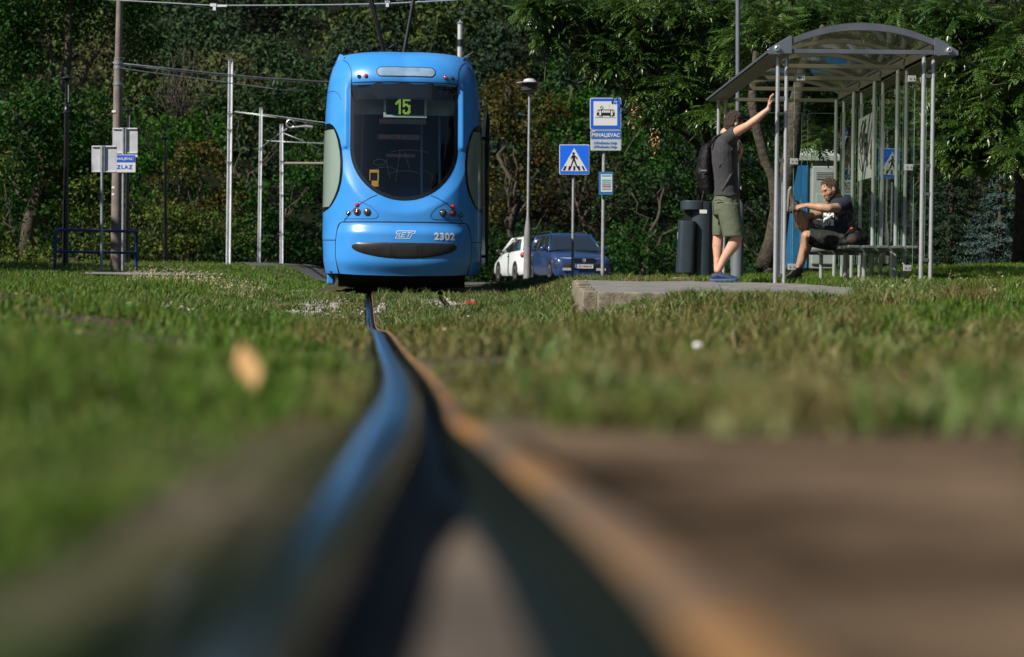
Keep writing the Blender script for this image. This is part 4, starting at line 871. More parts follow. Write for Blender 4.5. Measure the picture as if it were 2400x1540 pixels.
# ---- litter bin
Y = 27.7; c = at(1632, 655, Y); g0 = gz(c.x, Y); root = thing('litter_bin', 'dark grey-blue litter bin with hooded top behind the left shelter post', 'litter bin', (c.x, Y, g0))
M_bin = mat('bin_anthracite', (.025, .038, .050), .38, col2=(.03, .045, .058), scale=9, coat=.2)
k = 1 / 168.4; zt = at(1632, 473, Y).z
def arcbox(cx, w, d, z0, z1, n=10, yc=Y):
    pts = [(cx - w / 2, yc + d / 2), (cx + w / 2, yc + d / 2)] + [(cx + w / 2 * math.cos(a), yc - d / 2 * .2 - d * .35 * math.sin(a)) for a in np.linspace(0, math.pi, n)]
    mb = MB(); mb.loft([[(x, y, z0) for x, y in pts], [(x, y, z1) for x, y in pts]]); return mb
xc = c.x
arcbox(xc + 12 * k, 52 * k, .34, g0 + .05, zt - .0, yc=Y + .04).build('column', M_bin, root, bevel=.008, autos=40)
hood = arcbox(xc - 9 * k, 56 * k, .34, zt - .118, zt + .012, yc=Y); hood.build('hood', M_bin, root, bevel=.01, autos=40)
buck = MB(); z0 = g0 + .115; z1 = at(1632, 519, Y).z; xb = xc - 24.5 * k
rings = []
for z, w_ in ((z0, .238), (z0 + .02, .25), (z1 - .02, .236), (z1, .23)): rings.append([(xb + w_ / 2 * math.copysign(abs(math.cos(a)) ** .5, math.cos(a)) - (.02 if z < z0 + .1 else .0), Y - .06 - .15 * math.copysign(abs(math.sin(a)) ** .6, math.sin(a)), z) for a in np.linspace(0, 2 * math.pi, 33)[:-1]])
buck.loft(rings); buck.build('bucket', M_bin, root, autos=40, bevel=.005)
mb = MB(); mb.box((xb + .02, Y + .02, (z1 + zt) / 2 - .05), (.10, .10, zt - z1)); mb.build('inner_liner', M_black, root)
mb = MB(); mb.box((xc - .02, Y, g0 + .06), (.18, .16, .14)); mb.build('foot', M_bin, root)
mb = MB(); mb.box((xc - .03, Y, g0 + .02), (.62 * .95, .42, .06)); mb.build('base_slab', M_kerb, root, bevel=.01)
mb = MB(); mb.box((xc + 11 * k, Y - .20, at(1640, 497, Y).z), (.10, .004, .05)); mb.build('sticker', M_signw, root)
mb = MB(); mb.box((xb - .125, Y - .05, z1 - .2), (.012, .05, .1)); mb.build('lock_plate', M_galv, root)
# ---- portable toilet
Y = 36.; c = at(1906, 612, Y); g0 = gz(c.x, Y); root = thing('portable_toilet', 'blue and white portable toilet cabin behind the shelter', 'toilet cabin', (c.x, Y, g0), R(0), local=True)
w_ = .84; h_ = at(1906, 372, Y).z - g0
mb = MB(); mb.box((-w_ / 2 + .16, .5, h_ / 2 + .06), (.32, 1.0, h_ - .1)); mb.build('blue_wall', mat('toilet_blue', (.010, .10, .24), .5, col2=(.014, .13, .30), scale=3), root, bevel=.02)
M_tw = mat('toilet_white', (.34, .36, .36), .5, col2=(.28, .30, .30), scale=3)
mb = MB(); mb.box((.16, .52, h_ / 2 + .06), (.52, .98, h_ - .1)); mb.build('white_wall', M_tw, root, bevel=.02)
mb = MB(); mb.box((.18, .01, h_ / 2 + .03), (.44, .04, h_ - .32)); dr = mb.build('door', M_tw, root, bevel=.02)
mb = MB(); mb.box((.18, -.016, h_ * .60), (.30, .02, .42)); mb.build('door_panel', M_tw, dr, bevel=.012)
for k_ in range(5): q = MB(); q.box((.18, -.016, h_ - .36 + k_ * .03), (.30, .02, .012)); q.build('vent_slat', M_tw, dr)
mb = MB(); mb.box((.30, -.035, h_ * .5), (.05, .03, .12)); mb.build('handle', M_black, dr)
mb = MB(); mb.loft([[(x * f, .5 + y * f, z) for x, y in ((-.45, -.56), (.45, -.56), (.47, 0), (.45, .56), (-.45, .56), (-.47, 0))] for z, f in ((h_ - .04, 1), (h_ + .06, 1), (h_ + .16, .8), (h_ + .21, .4))]); mb.build('roof', M_tw, root, bevel=.01)
mb = MB(); mb.box((0, .5, .04), (.9, 1.05, .09)); mb.build('base', M_black, root)
# ---- little things on the ground
M_leaf = mat('dead_leaf', (.55, .33, .15), .7)
c = at(585, 945, 2.25); z = gz(c.x, c.y); mb = MB(); mb.grid([[Vector((c.x - .008 + .03 * (u - .5) * math.sin(math.pi * min(1, v * .95 + .03)) + .02 * v * .6, c.y + .01 * math.cos(u * 3), z + .028 + .052 * (1 - v))) for u in np.linspace(0, 1, 7)] for v in np.linspace(0, 1, 9)])
tag(mb.build('fallen_leaf', M_leaf, smooth=True), 'large tan dead leaf standing in the blurred grass left of the rail', 'leaf')
c = at(1635, 829, 5.2); mb = MB(); mb.ell((c.x, c.y, gz(c.x, c.y) + .055), (.014, .010, .009), nu=7, nv=5); tag(mb.build('paper_scrap', M_white), 'white crumpled scrap in the blurred grass right of the rail', 'litter')
c = at(1106, 700, 25.6); mb = MB(); mb.box((c.x, c.y, gz(c.x, c.y) + .03), (.16, .05, .03), rz=.2); tag(mb.build('red_wrapper', mat('red_wrapper', (.7, .03, .02), .4)), 'small red wrapper lying on the gravel right of the tram', 'litter', None)
# ================================================================ SHELTER
M_ss = mat('brushed_stainless', (.60, .62, .66), .28, metal=.55, col2=(.54, .56, .60), scale=30)
M_ssd = mat('roof_sheet_metal', (.17, .19, .22), .42, metal=.55, col2=(.13, .15, .175), scale=5)
M_und = mat('roof_underside', (.19, .18, .15), .5, metal=.3, col2=(.15, .145, .12), scale=4)
M_gp = glass('shelter_glass', (.91, .95, .92), .8, base=.42)
M_rp = glass('smoked_roof_panel', (.60, .62, .48), .8, base=.5, rough=.08, dirt=.05)
Y0 = 21.2; SL = -.02
def SH(x, d, z): return Vector((x + SL * d, Y0 + d, z))
she = thing('tram_shelter', 'stainless steel and glass tram stop shelter with an arched roof', 'shelter', (3.6, Y0, .05))
rowsd = [0, 1.3, 2.6, 3.9, 5.1]
def spost(x, d, zt=2.46, zb=-.08, r=.021): mb = MB(); mb.cyl(SH(x, d, zb), SH(x, d, zt), r, n=14); return mb.build('post', M_ss, she, autos=50)
for d in (0, 5.1):
    for x in (2.795, 2.888): spost(x, d)
for d in rowsd:
    for x in (4.345, 4.447): spost(x, d, r=.022)
def br(x0, x1, d, z, h=.035): mb = MB(); c = SH((x0 + x1) / 2, d, z); mb.box(c, (x1 - x0, .03, h)); mb.build('bracket', mat('dark_bracket', (.16, .17, .18), .4, metal=.6), she)
for d in (0, 5.1):
    for z in (.12, 1.34, 2.0): br(2.815, 2.87, d, z)
for d in rowsd:
    for z in ((.3, 1.0, 1.3, 2.25) if d == 0 else (1.3,)): br(4.365, 4.43, d, z)
AP, KK, XM = 2.795, .298, 3.665
za = lambda x: AP - KK * (x - XM) ** 2
xa = np.linspace(2.905, 4.425, 25)
for i, d in enumerate([-.12, 1.3, 2.6, 3.9, 5.4]):
    th = .085 if i == 0 else .05; w_ = .06
    mb = MB(); rings = [[SH(x, d - w_ / 2, za(x) - .008), SH(x, d + w_ / 2, za(x) - .008), SH(x, d + w_ / 2, za(x) - th + .02 * abs(x - XM) * (i == 0)), SH(x, d - w_ / 2, za(x) - th + .02 * abs(x - XM) * (i == 0))] for x in xa]
    mb.loft(rings); mb.build('roof_rib', M_ssd if i == 0 else M_und, she, autos=40)
    mb = MB(); mb.box(SH(3.665, d, 2.485), (1.50, .05, .045)); mb.build('tie_beam', M_ssd if i == 0 else M_und, she, bevel=.003)
mb = MB(); mb.grid([[SH(x, d, za(x)) for x in xa] for d in np.linspace(-.14, 5.42, 20)]); mb.build('roof_panel', M_rp, she, smooth=True)
for s in (-1, 1):
    xt = XM + s * 1.005; xi = XM + s * .76; mb = MB()
    prof = [(xt, 2.462), (xt, 2.49), (xi, za(xi) + .012), (xi, za(xi) - .01), (xt - s * .03, 2.475)]
    mb.loft([[SH(x, d, z) for x, z in prof] for d in (-.10, 5.42)]); mb.build('roof_edge_sheet', M_ssd, she)
    mb = MB(); mb.loft([[SH(x, d, z) for x, z in ((xt - s * .02, 2.455), (xt - s * .02, 2.461), (xi, 2.461), (xi, 2.455))] for d in (-.1, 5.42)]); mb.build('soffit', M_und, she)
    mb = MB(); mb.loft([[SH(xi + s * .02 * q, d, z) for q, z in ((0, 2.50), (0, za(xi) - .03), (1, za(xi) - .03), (1, 2.50))] for d in (-.1, 5.42)]); mb.build('gutter_beam', M_und, she)
    mb = MB(); g_ = [(xt, 2.455), (xt + s * .0, 2.50), (xi + s * .015, za(xi) + .02), (xi - s * .01, za(xi) + .01), (xi - s * .01, 2.455)]
    mb.prism([SH(x, -.165, z) for x, z in g_], (0, .012, 0)); mb.build('gusset_plate', mat('polished_gusset', (.40, .43, .48), .28, metal=.85), she, bevel=.002)
    mb = MB(); mb.lathe(SH(xt - s * .10, -.15, 2.505), [(.018, 0), (.028, 0), (.030, .05), (.021, .055), (.019, .03), (0, .03)], 18, (0, -1, 0)); mb.build('tube_end', M_ss, she, autos=40)
def gpanel(p, q, z0, z1, name='glass_panel'):
    p = Vector(p); q = Vector(q); n = (q - p).normalized().cross(Vector((0, 0, 1))) * .008; mb = MB()
    A = [Vector((p.x, p.y, z0)), Vector((q.x, q.y, z0)), Vector((q.x, q.y, z1)), Vector((p.x, p.y, z1))]; mb.add(A, [(0, 1, 2, 3)]); o = mb.build(name, M_gp, she)
    for a_, b_ in ((A[3], A[2]), (A[0], A[3]), (A[1], A[2])):
        m_ = MB(); m_.cyl(a_, b_, .0025, n=4); m_.build('green_edge', mat('glass_edge_green', (.16, .28, .22), .2), o)
    return o
for i in range(4):
    a, b = rowsd[i], rowsd[i + 1]; gpanel(SH(4.395, a + .07, 0), SH(4.395, b - .07, 0), .28, 2.28)
gpanel(SH(2.98, .03, 0), SH(4.26, .03, 0), .17, 2.27)
gpanel(SH(3.98, 5.13, 0), SH(4.33, 5.13, 0), .25, 2.29); gpanel(SH(2.98, 5.13, 0), SH(3.9, 5.13, 0), .25, 2.29)
for x, z in ((3.04, 2.22), (4.22, 2.22), (2.97, .21), (4.2, .21), (2.98, 1.33), (4.2, 1.28)):
    mb = MB(); mb.box(SH(x, -.0, z), (.085, .035, .065)); bk = mb.build('glass_clamp', mat('clamp_alloy', (.42, .43, .44), .4, metal=.4), she, bevel=.004)
    for s in (-.02, .02): q = MB(); q.cyl(SH(x + s, -.018, z), SH(x + s, -.024, z), .006, n=8); q.build('bolt', M_black, bk)
for i in range(4):
    mb = MB(); mb.box(SH(4.36, rowsd[i] + .10, 2.22), (.05, .06, .06)); mb.build('glass_clamp', MATS['clamp_alloy'], she)
# poster on the back wall
p = MB(); p.add([SH(4.385, 2.62 + .05, 1.33), SH(4.385, 3.75, 1.33), SH(4.385, 3.75, 2.10), SH(4.385, 2.67, 2.12)], [(0, 1, 2, 3)])
p2 = p.build('poster', mat('poster_paper', (.42, .46, .48), .7, col2=(.36, .40, .42), scale=6), she)
rr = random.Random(5)
for k in range(9):
    x0 = 2.8 + rr.random() * .75; z0 = 1.5 + rr.random() * .45; pts = []
    for t in range(8): pts.append(SH(4.376, x0 + .10 * math.sin(t * 1.3 + k) + .01 * t, z0 + .17 * math.cos(t * 1.1 + k * 2) * (1 - t * .05)))
    q = MB(); q.tube(pts, .007, 4); q.build('scribble', mat('marker_ink', (.05, .055, .06), .6), p2)
# dividing wing by the left posts (grey flat bar)
mb = MB(); mb.box(SH(2.842, .02, .62), (.045, .012, .98)); mb.build('flat_bar', M_galv, she)
mb = MB(); mb.prism([SH(2.82, .03, 1.11), SH(2.865, .03, 1.11), SH(2.843, .03, 1.22)], (0, .012, 0)); mb.build('bar_tip', M_galv, she)
# ---- bench
ben = thing('bench', 'low metal slatted bench inside the tram shelter', 'bench', (4.02, 23.0, .05))
M_bs = mat('bench_slat_steel', (.22, .23, .24), .4, metal=.5, col2=(.17, .18, .19), scale=10)
for k in range(5):
    x = 3.735 + .158 * k; mb = MB(); mb.box(SH(x, 1.95, .440), (.120 if k else .13, 3.15, .032)); mb.build('slat', M_bs, ben, bevel=.008)
for d in (.5, 1.6, 2.5, 3.4): mb = MB(); mb.box(SH(4.05, d, .410), (.70, .05, .028)); mb.build('cross_bar', M_bs, ben)
for d in (.62, 1.7, 3.3):
    for x in (3.86, 4.16): mb = MB(); mb.cyl(SH(x, d, -.05), SH(x, d, .40), .024, n=12); mb.build('leg', M_ss, ben, autos=50)
# ================================================================ CARS
M_tyre = mat('tyre_rubber', (.012, .012, .012), .8); M_rim = mat('alloy_rim', (.35, .36, .38), .35, metal=.8)
M_cg = mat('car_glass', (.015, .022, .03), .06, coat=1, spec=.8)
M_trim = mat('dark_car_trim', (.018, .018, .02), .5)
M_hl = mat('headlight_lens', (.62, .64, .66), .12, metal=.3, coat=1); M_tl = mat('tail_lens', (.45, .01, .012), .12, coat=1); M_plate = mat('number_plate_white', (.6, .6, .58), .5)
def car(name, label, loc, rz, paint, L, W, st, gh, estate):
    c = thing(name, label, 'car', loc, rz, local=True)
    def ring(y, zb, zt, hw, tuck):   # rounded body section
        return [(-hw + .06, y, zb), (-hw, y, zb + .10), (-hw - .0, y, lerp(zb, zt, .45)), (-hw + .015, y, lerp(zb, zt, .75)), (-hw + tuck * .55, y, zt - .05), (-hw + tuck + .05, y, zt), (0, y, zt + .025),
                (hw - tuck - .05, y, zt), (hw - tuck * .55, y, zt - .05), (hw - .015, y, lerp(zb, zt, .75)), (hw, y, lerp(zb, zt, .45)), (hw, y, zb + .10), (hw - .06, y, zb)]
    mb = MB(); mb.loft([ring(*s) for s in st]); body = mb.build('body', paint, c, autos=50)
    # greenhouse
    def rr_(z, x, yf, yb, r=.12):
        pts = []
        for cx, cy, a0 in ((x - r, yb - r, 0), (-x + r, yb - r, 90), (-x + r, yf + r, 180), (x - r, yf + r, 270)):
            for k in range(5): a = R(a0 + 22.5 * k); pts.append((cx + r * math.cos(a), cy + r * math.sin(a), z))
        return pts
    (z0, x0, f0, b0), (z1, x1, f1, b1) = gh
    mb = MB(); n = 5; mb.loft([rr_(lerp(z0, z1, t), lerp(x0, x1, t ** 1.3), lerp(f0, f1, t), lerp(b0, b1, t ** (1.6 if estate else 1))) for t in np.linspace(0, 1, n)]); mb.build('windows', M_cg, c, autos=60)
    mb = MB(); mb.loft([rr_(z1 - .03, x1 + .022, f1 - .05, b1 + .03), rr_(z1 + .0, x1 + .015, f1 - .03, b1 + .02), rr_(z1 + .04, x1 - .05, f1 + .06, b1 - .05), rr_(z1 + .055, x1 - .22, f1 + .3, b1 - .25)]); mb.build('roof', paint, c, autos=60)
    for s in (-1, 1):
        mb = MB(); mb.tube([(s * (x0 + .0), f0 + .08, z0 - .02), (s * (x1 + .005), f1 + .03, z1)], .035, 8); mb.build('pillar', paint, c, smooth=True)
        for fy in ((.30, .62) if estate else (.42,)):
            y0 = lerp(f0, b0, fy); y1 = lerp(f1, b1, fy); q = MB(); q.tube([(s * (x0 + .003), y0, z0), (s * (x1 + .004), y1, z1)], .024, 6); q.build('pillar', M_trim, c, smooth=True)
        mb = MB(); mb.tube([(s * (x0 - .02), b0 - .10, z0 - .02), (s * (x1 + .0), b1 - .05, z1)], .06 if not estate else .045, 8); mb.build('pillar', paint, c, smooth=True)
        mb = MB(); mb.ell((s * (x0 + .13), f0 + .28, z0 + .06), (.11, .06, .075)); mr = mb.build('mirror', paint if estate else M_trim, c, smooth=True)
        q = MB(); q.box((s * (x0 + .03), f0 + .28, z0 + .02), (.12, .04, .04)); q.build('mirror_arm', M_trim, mr)
        mb = MB(); yy = lerp(f0, b0, .44); mb.box((s * (W / 2 - .005), yy, z0 - .12), (.03, .16, .03)); mb.build('door_handle', paint if estate else M_trim, c)
        for wy in (-L / 2 + .88, L / 2 - .82):
            mb = MB(); mb.lathe((s * (W / 2 - .09), wy, .30), [(0, -.09), (.27, -.09), (.31, -.06), (.31, .06), (.29, .092), (.20, .092)], 26, (s, 0, 0)); wh = mb.build('wheel', M_tyre, c, autos=40)
            q = MB(); q.lathe((s * (W / 2 - .09), wy, .30), [(0, .07), (.06, .085), (.19, .10), (.205, .095), (.2, .05), (0, .05)], 20, (s, 0, 0)); q.build('rim', M_rim, wh, autos=40)
            q = MB(); q.lathe((s * (W / 2 - .035), wy, .31), [(0, 0), (.345, 0), (.345, .038), (0, .038)], 26, (s, 0, 0)); q.build('wheel_arch', M_black, c)
    if estate:
        for s in (-1, 1):
            q = MB(); q.tube([(s * (x1 - .06), f1 + .25, z1 + .04), (s * (x1 - .06), f1 + .40, z1 + .10), (s * (x1 - .06), b1 - .4, z1 + .10), (s * (x1 - .06), b1 - .2, z1 + .04)], .018, 8); q.build('roof_rail', M_trim, c, smooth=True)
    return c, body
P_b = mat('blue_car_paint', (.014, .038, .125), .3, coat=.6); P_w = mat('white_car_paint', (.68, .72, .74), .3, coat=.6)
Lb, Wb = 4.55, 1.71; h = Lb / 2
st = [(-h, .30, .52, .62, .06), (-h + .04, .22, .66, .76, .05), (-h + .14, .20, .72, .82, .06), (-h + .55, .20, .80, .845, .08), (-h + 1.15, .20, .90, .85, .08), (-.4, .20, .94, .855, .03), (1.0, .20, .96, .855, .03), (h - .3, .22, .97, .84, .04), (h - .08, .24, .90, .80, .05), (h, .32, .70, .72, .05)]
c, body = car('parked_estate_car', 'blue estate car with roof rails parked behind the grey street lamp', (2.06 - .17 * h * .98, 58 + h * .985, .07), R(10), P_b, Lb, Wb, st, ((.93, .80, -1.12, 2.18), (1.42, .60, -.30, 2.0)), True)
f = -h
for s in (-1, 1):
    mb = MB(); mb.loft([[(s * .34, f + .035, .555), (s * .34, f + .045, .70), (s * .68, f + .105, .705), (s * .80, f + .22, .69), (s * .80, f + .20, .57), (s * .66, f + .085, .555)], [(s * .34, f + .2, .555), (s * .34, f + .2, .70), (s * .68, f + .22, .705), (s * .80, f + .32, .69), (s * .80, f + .32, .57), (s * .66, f + .2, .555)]]); mb.build('headlight', M_hl, c, autos=30)
    q = MB(); q.box((s * (.845), f + .50, .60), (.012, .10, .045)); q.build('side_indicator', mat('orange_lens', (.7, .2, .02), .2), c)
    q = MB(); q.box((s * .70, h - .02, .72), (.2, .06, .25)); q.build('tail_light', M_tl, c)
mb = MB(); mb.box((0, f + .03, .628), (.66, .06, .13)); gr = mb.build('grille', M_black, c)
for k in range(3): q = MB(); q.box((0, f - .004, .59 + .038 * k), (.64, .01, .010)); q.build('grille_bar', M_trim, gr)
mb = MB(); mb.lathe((0, f - .006, .63), [(.050, 0), (.062, 0), (.062, .012), (.050, .012)], 20, (0, -1, 0))
mb.tube([(-.035, f - .014, .667), (-.017, f - .014, .633), (0, f - .014, .66), (.017, f - .014, .633), (.035, f - .014, .667)], .005, 4); mb.tube([(-.05, f - .014, .64), (-.02, f - .014, .59), (0, f - .014, .628), (.02, f - .014, .59), (.05, f - .014, .64)], .005, 4); mb.build('bonnet_emblem', M_rim, gr)
mb = MB(); mb.loft([[(x, f - .06 + .16 * abs(x / .84) ** 3.2, z) for x in np.linspace(-.84, .84, 13)] + [(x, f + .12 + .12 * abs(x / .84) ** 3, z) for x in np.linspace(.84, -.84, 13)] for z in (.40, .53)]); bp_ = mb.build('front_bumper', M_trim, c, bevel=.01, autos=40)
mb = MB(); mb.loft([[(x, f - .02 + .16 * abs(x / .84) ** 3.2, z) for x in np.linspace(-.84, .84, 13)] + [(x, f + .2, z) for x in (.8, -.8)] for z in (.18, .40)]); mb.build('front_apron', P_b, c, autos=40)
mb = MB(); mb.box((-.0, f - .072, .455), (.52, .012, .112)); pl = mb.build('number_plate', M_plate, c)
q = MB(); put_text(q, 'ZG·4636-IZ', (.02, f - .080, .455), .085, bold=.001, sx=.95); q.build('plate_lettering', M_black, pl)
q = MB(); q.box((-.24, f - .080, .455), (.035, .004, .11)); q.build('plate_blue_band', M_signb, pl)
for s in (-1, 1): q = MB(); q.box((s * .5, f - .03, .37), (.28, .03, .07)); q.build('fog_light', M_hl, c)
q = MB(); q.tube([(-.6, -1.10, .95), (-.05, -1.03, .99)], .012, 5); q.build('wiper', M_trim, c); q = MB(); q.tube([(.0, -1.10, .95), (.6, -1.02, .98)], .012, 5); q.build('wiper', M_trim, c)
Lw, Ww = 4.0, 1.72; h = Lw / 2
st = [(-h, .30, .50, .60, .06), (-h + .1, .20, .66, .80, .06), (-h + .9, .18, .86, .855, .08), (-.5, .18, .93, .86, .03), (.7, .18, .97, .86, .03), (h - .35, .2, 1.0, .86, .05), (h - .10, .24, .98, .80, .10), (h - .02, .26, .70, .76, .08), (h, .32, .52, .72, .05)]
c, body = car('parked_hatchback', 'white hatchback seen from behind, between the tram and the lamp', (.62, 65.6, .08), R(194), P_w, Lw, Ww, st, ((.93, .79, -1.05, 1.86), (1.40, .58, -.25, 1.25)), False)
for s in (-1, 1):
    mb = MB(); mb.ell((s * .74, h - .14, .84), (.125, .12, .10)); tl = mb.build('tail_light', M_tl, c, smooth=True)
    q = MB(); q.ell((s * .74, h - .03, .82), (.04, .02, .03)); q.build('reversing_lens', M_hl, tl, smooth=True)
mb = MB(); mb.box((0, h + .01, .36), (1.3, .08, .22)); mb.build('rear_bumper', M_trim, c, bevel=.03)
mb = MB(); mb.box((0, 1.28, 1.43), (1.0, .22, .035), rot=Matrix.Rotation(-.15, 3, 'X')); mb.build('spoiler', M_trim, c, bevel=.01)
mb = MB(); mb.box((0, h - .0, .66), (.52, .012, .11)); mb.build('number_plate', M_plate, c)
# ================================================================ TREES
def rotm(n, rg, tilt=None):
    q = rg.normal(size=(n, 4)); q /= np.linalg.norm(q, axis=1)[:, None]; w_, x, y, z = q.T
    return np.stack([np.stack([1 - 2 * (y * y + z * z), 2 * (x * y - z * w_), 2 * (x * z + y * w_)], -1), np.stack([2 * (x * y + z * w_), 1 - 2 * (x * x + z * z), 2 * (y * z - x * w_)], -1), np.stack([2 * (x * z - y * w_), 2 * (y * z + x * w_), 1 - 2 * (x * x + y * y)], -1)], 1)
def cards(P, S, rg, out=None):
    """leaf rhombi (folded) at points P with sizes S"""
    n = len(P); N = rg.normal(size=(n, 3))
    if out is not None: N = N * .75 + out * .9 + np.array([0, 0, .25])
    N /= np.linalg.norm(N, axis=1)[:, None] + 1e-9; A = np.cross(N, rg.normal(size=(n, 3))); A /= np.linalg.norm(A, axis=1)[:, None] + 1e-9; B = np.cross(N, A)
    S = S[:, None]; f = N * S * .12
    V = np.stack([P - A * S * .55, P - B * S * .30 + f, P + A * S * .55, P + B * S * .30 + f], 1).reshape(-1, 3)
    i = np.arange(n)[:, None] * 4; return V, np.concatenate([i + np.array([0, 1, 2]), i + np.array([0, 2, 3])])
def cloud(blobs, per, k, rc, size, rg, shell=.55, gaps=True):
    """blobs: (centre, (rx,ry,rz)); per clumps per m2-ish, k leaves a clump of radius rc"""
    Ps, Os = [], []
    for c, r in blobs:
        c = np.array(c); r = np.array(r); m = max(6, int(per * (r[0] * r[2] + r[0] * r[1] + r[1] * r[2])))
        d = rg.normal(size=(m, 3)); d /= np.linalg.norm(d, axis=1)[:, None]; rad = shell + (1 - shell) * rg.uniform(0, 1, m) ** .6
        cc = c + d * r * rad[:, None] * rg.uniform(.9, 1.12, m)[:, None]
        if gaps:
            q = cc / (rc * 3.2); nn = np.sin(q[:, 0] * 1.7 + q[:, 2] * 1.1 + 1) + np.sin(q[:, 2] * 2.3 - q[:, 0] * .8 + 2) + np.sin(q[:, 1] * 1.9 + q[:, 2] * 1.3) + rg.normal(size=m) * .35
            ok = nn > -.55; cc = cc[ok]; d = d[ok]; m = len(cc)
        g_ = rg.normal(size=(m, k, 3)); g_ *= rc * rg.uniform(.6, 1.3, (m, 1, 1)) * np.array([1, 1, .62]) * .6
        Ps.append((cc[:, None] + g_).reshape(-1, 3)); o = d[:, None] * .4 + g_ / (rc + 1e-6) * .9; Os.append(o.reshape(-1, 3))
    P = np.concatenate(Ps); O = np.concatenate(Os); S = size * rg.uniform(.6, 1.35, len(P)); return cards(P, S, rg, O)
def B_(Y, *bl, dr=None):
    """crown blobs given by where they stand in the picture, at depth Y (+dy)"""
    out = []
    for b in bl:
        x, y, rx, ry = b[:4]; yy = Y + (b[4] if len(b) > 4 else 0); c = at(x, y, yy); out.append((tuple(c), (rx / FPX * yy, max(.5, (rx + ry) / 2 / FPX * yy * .9), ry / FPX * yy)))
    return out
def limb(mb, a, b, r0, r1, rg, n=6, wob=.06):
    a = Vector(a); b = Vector(b); L = (b - a).length; P = [a.lerp(b, t) + Vector(rg.normal(size=3)) * wob * L * math.sin(math.pi * t) for t in np.linspace(0, 1, n)]
    mb.tube(P, [lerp(r0, r1, t) for t in np.linspace(0, 1, n)], 8); return P
M_bark = mat('bark_grey_brown', (.075, .060, .042), .9, col2=(.030, .024, .018), scale=14, bump=.8, bscale=35)
M_bark2 = mat('pale_bark', (.070, .056, .040), .9, col2=(.024, .020, .015), scale=10, bump=.8, bscale=30)
LM = dict(
    maple=mat('maple_leaves', (0.0144, 0.0552, 0.0084), .5, spec=.10, col2=(0.0264, 0.0744, 0.0120), scale=.8, island=.35, trans=.25),
    bush=mat('light_bush_leaves', (0.0480, 0.0900, 0.0120), .5, spec=.10, col2=(0.0960, 0.1200, 0.0216), scale=1.1, island=.4, trans=.25),
    bright=mat('bright_green_leaves', (0.0168, 0.0744, 0.0048), .5, spec=.10, col2=(0.0312, 0.0960, 0.0072), scale=.7, island=.35, trans=.25),
    brown=mat('turning_brown_leaves', (0.0744, 0.0504, 0.0120), .6, spec=.10, col2=(0.0540, 0.0624, 0.0120), scale=.8, island=.4, trans=.25),
    olive=mat('olive_leaves', (0.0360, 0.0450, 0.0108), .6, spec=.15, col2=(0.0510, 0.0420, 0.0132), scale=.6, island=.4, trans=.2),
    dark=mat('dark_green_leaves', (0.0084, 0.0288, 0.0060), .5, spec=.10, col2=(0.0132, 0.0360, 0.0072), scale=.9, island=.35, trans=.25),
    purple=mat('dark_purple_leaves', (0.02, 0.012, 0.009), .6, spec=.10, col2=(0.02, 0.022, 0.008), scale=1.2, island=.4, trans=.25),
    pinn=mat('pinnate_leaves', (.034, .084, .012), .34, spec=.6, col2=(.068, .125, .022), scale=1.3, island=.30, trans=.22),
    spruce=mat('spruce_needles', (0.0128, 0.0288, 0.0128), .6, spec=.15, island=.35),
    bspruce=mat('blue_spruce_needles', (0.0413, 0.0713, 0.0675), .6, spec=.15, island=.35))
def tree(name, label, cat, base, blobs, m, per, k, rc, size, seed, trunk_r=.15, mark=None, group=None, shell=.55, bark=None, gap=None):
    rg = np.random.default_rng(seed); b = Vector(base); b.z = gz(b.x, b.y); r0 = thing(name, label, cat, b, group=group)
    top = max(blobs, key=lambda q: q[0][2]); mb = MB(); limb(mb, b - Vector((0, 0, .1)), Vector(top[0]), trunk_r, trunk_r * .3, rg, 8, .04); mb.build('trunk', bark or M_bark, r0, smooth=True)
    for q in blobs[:7]:
        mb = MB(); s0 = Vector((b.x, b.y, lerp(b.z, q[0][2], .45))); s0.x = lerp(b.x, top[0][0], .4); limb(mb, s0, Vector(q[0]), trunk_r * .45, trunk_r * .12, rg, 6, .06); mb.build('branch', bark or M_bark, r0, smooth=True)
    Vv, Ff = cloud(blobs, per, k, rc, size, rg, shell); npmesh('crown', Vv, Ff, m, r0); return r0
# left side
tree('maple_tree', 'big dark green broadleaf tree filling the left edge', 'tree', at(60, 600, 70), B_(70, (-60, 120, 190, 190), (110, 60, 170, 150), (250, 90, 110, 150, 1), (60, 250, 160, 140, -1), (200, 270, 140, 130, -1), (300, 220, 62, 130), (20, 410, 120, 120, 1), (150, 420, 130, 110), (270, 380, 90, 110, 1), (325, 70, 46, 90, 1), (90, 530, 160, 70, 2), (-60, -60, 200, 90), (180, -70, 160, 70)),
     LM['maple'], 6.2, 58, .60, .15, 11, .3)
tree('hazel_bush', 'light green bush at the left edge under the big dark tree', 'bush', at(40, 640, 55), B_(55, (10, 430, 42, 90), (50, 520, 80, 70), (-20, 570, 60, 60), (60, 600, 80, 34)), LM['bush'], 16, 26, .30, .11, 12, .05, group='light bushes on the left lawn edge')
tree('hazel_bush', 'light yellowish bush between the nearest black lamp and the grey sign back', 'bush', at(180, 640, 56), B_(56, (150, 520, 70, 70), (205, 470, 46, 56), (215, 560, 60, 60), (150, 600, 90, 34)), LM['bush'], 16, 26, .30, .11, 13, .05, group='light bushes on the left lawn edge')
tree('ash_tree', 'bright green young tree behind the two left signs', 'tree', at(390, 620, 98), B_(98, (350, 330, 66, 70), (430, 320, 80, 66, 2), (500, 350, 70, 70, 3), (380, 420, 90, 70, 1), (330, 400, 60, 60)), LM['bright'], 5, 30, .5, .20, 14, .12)
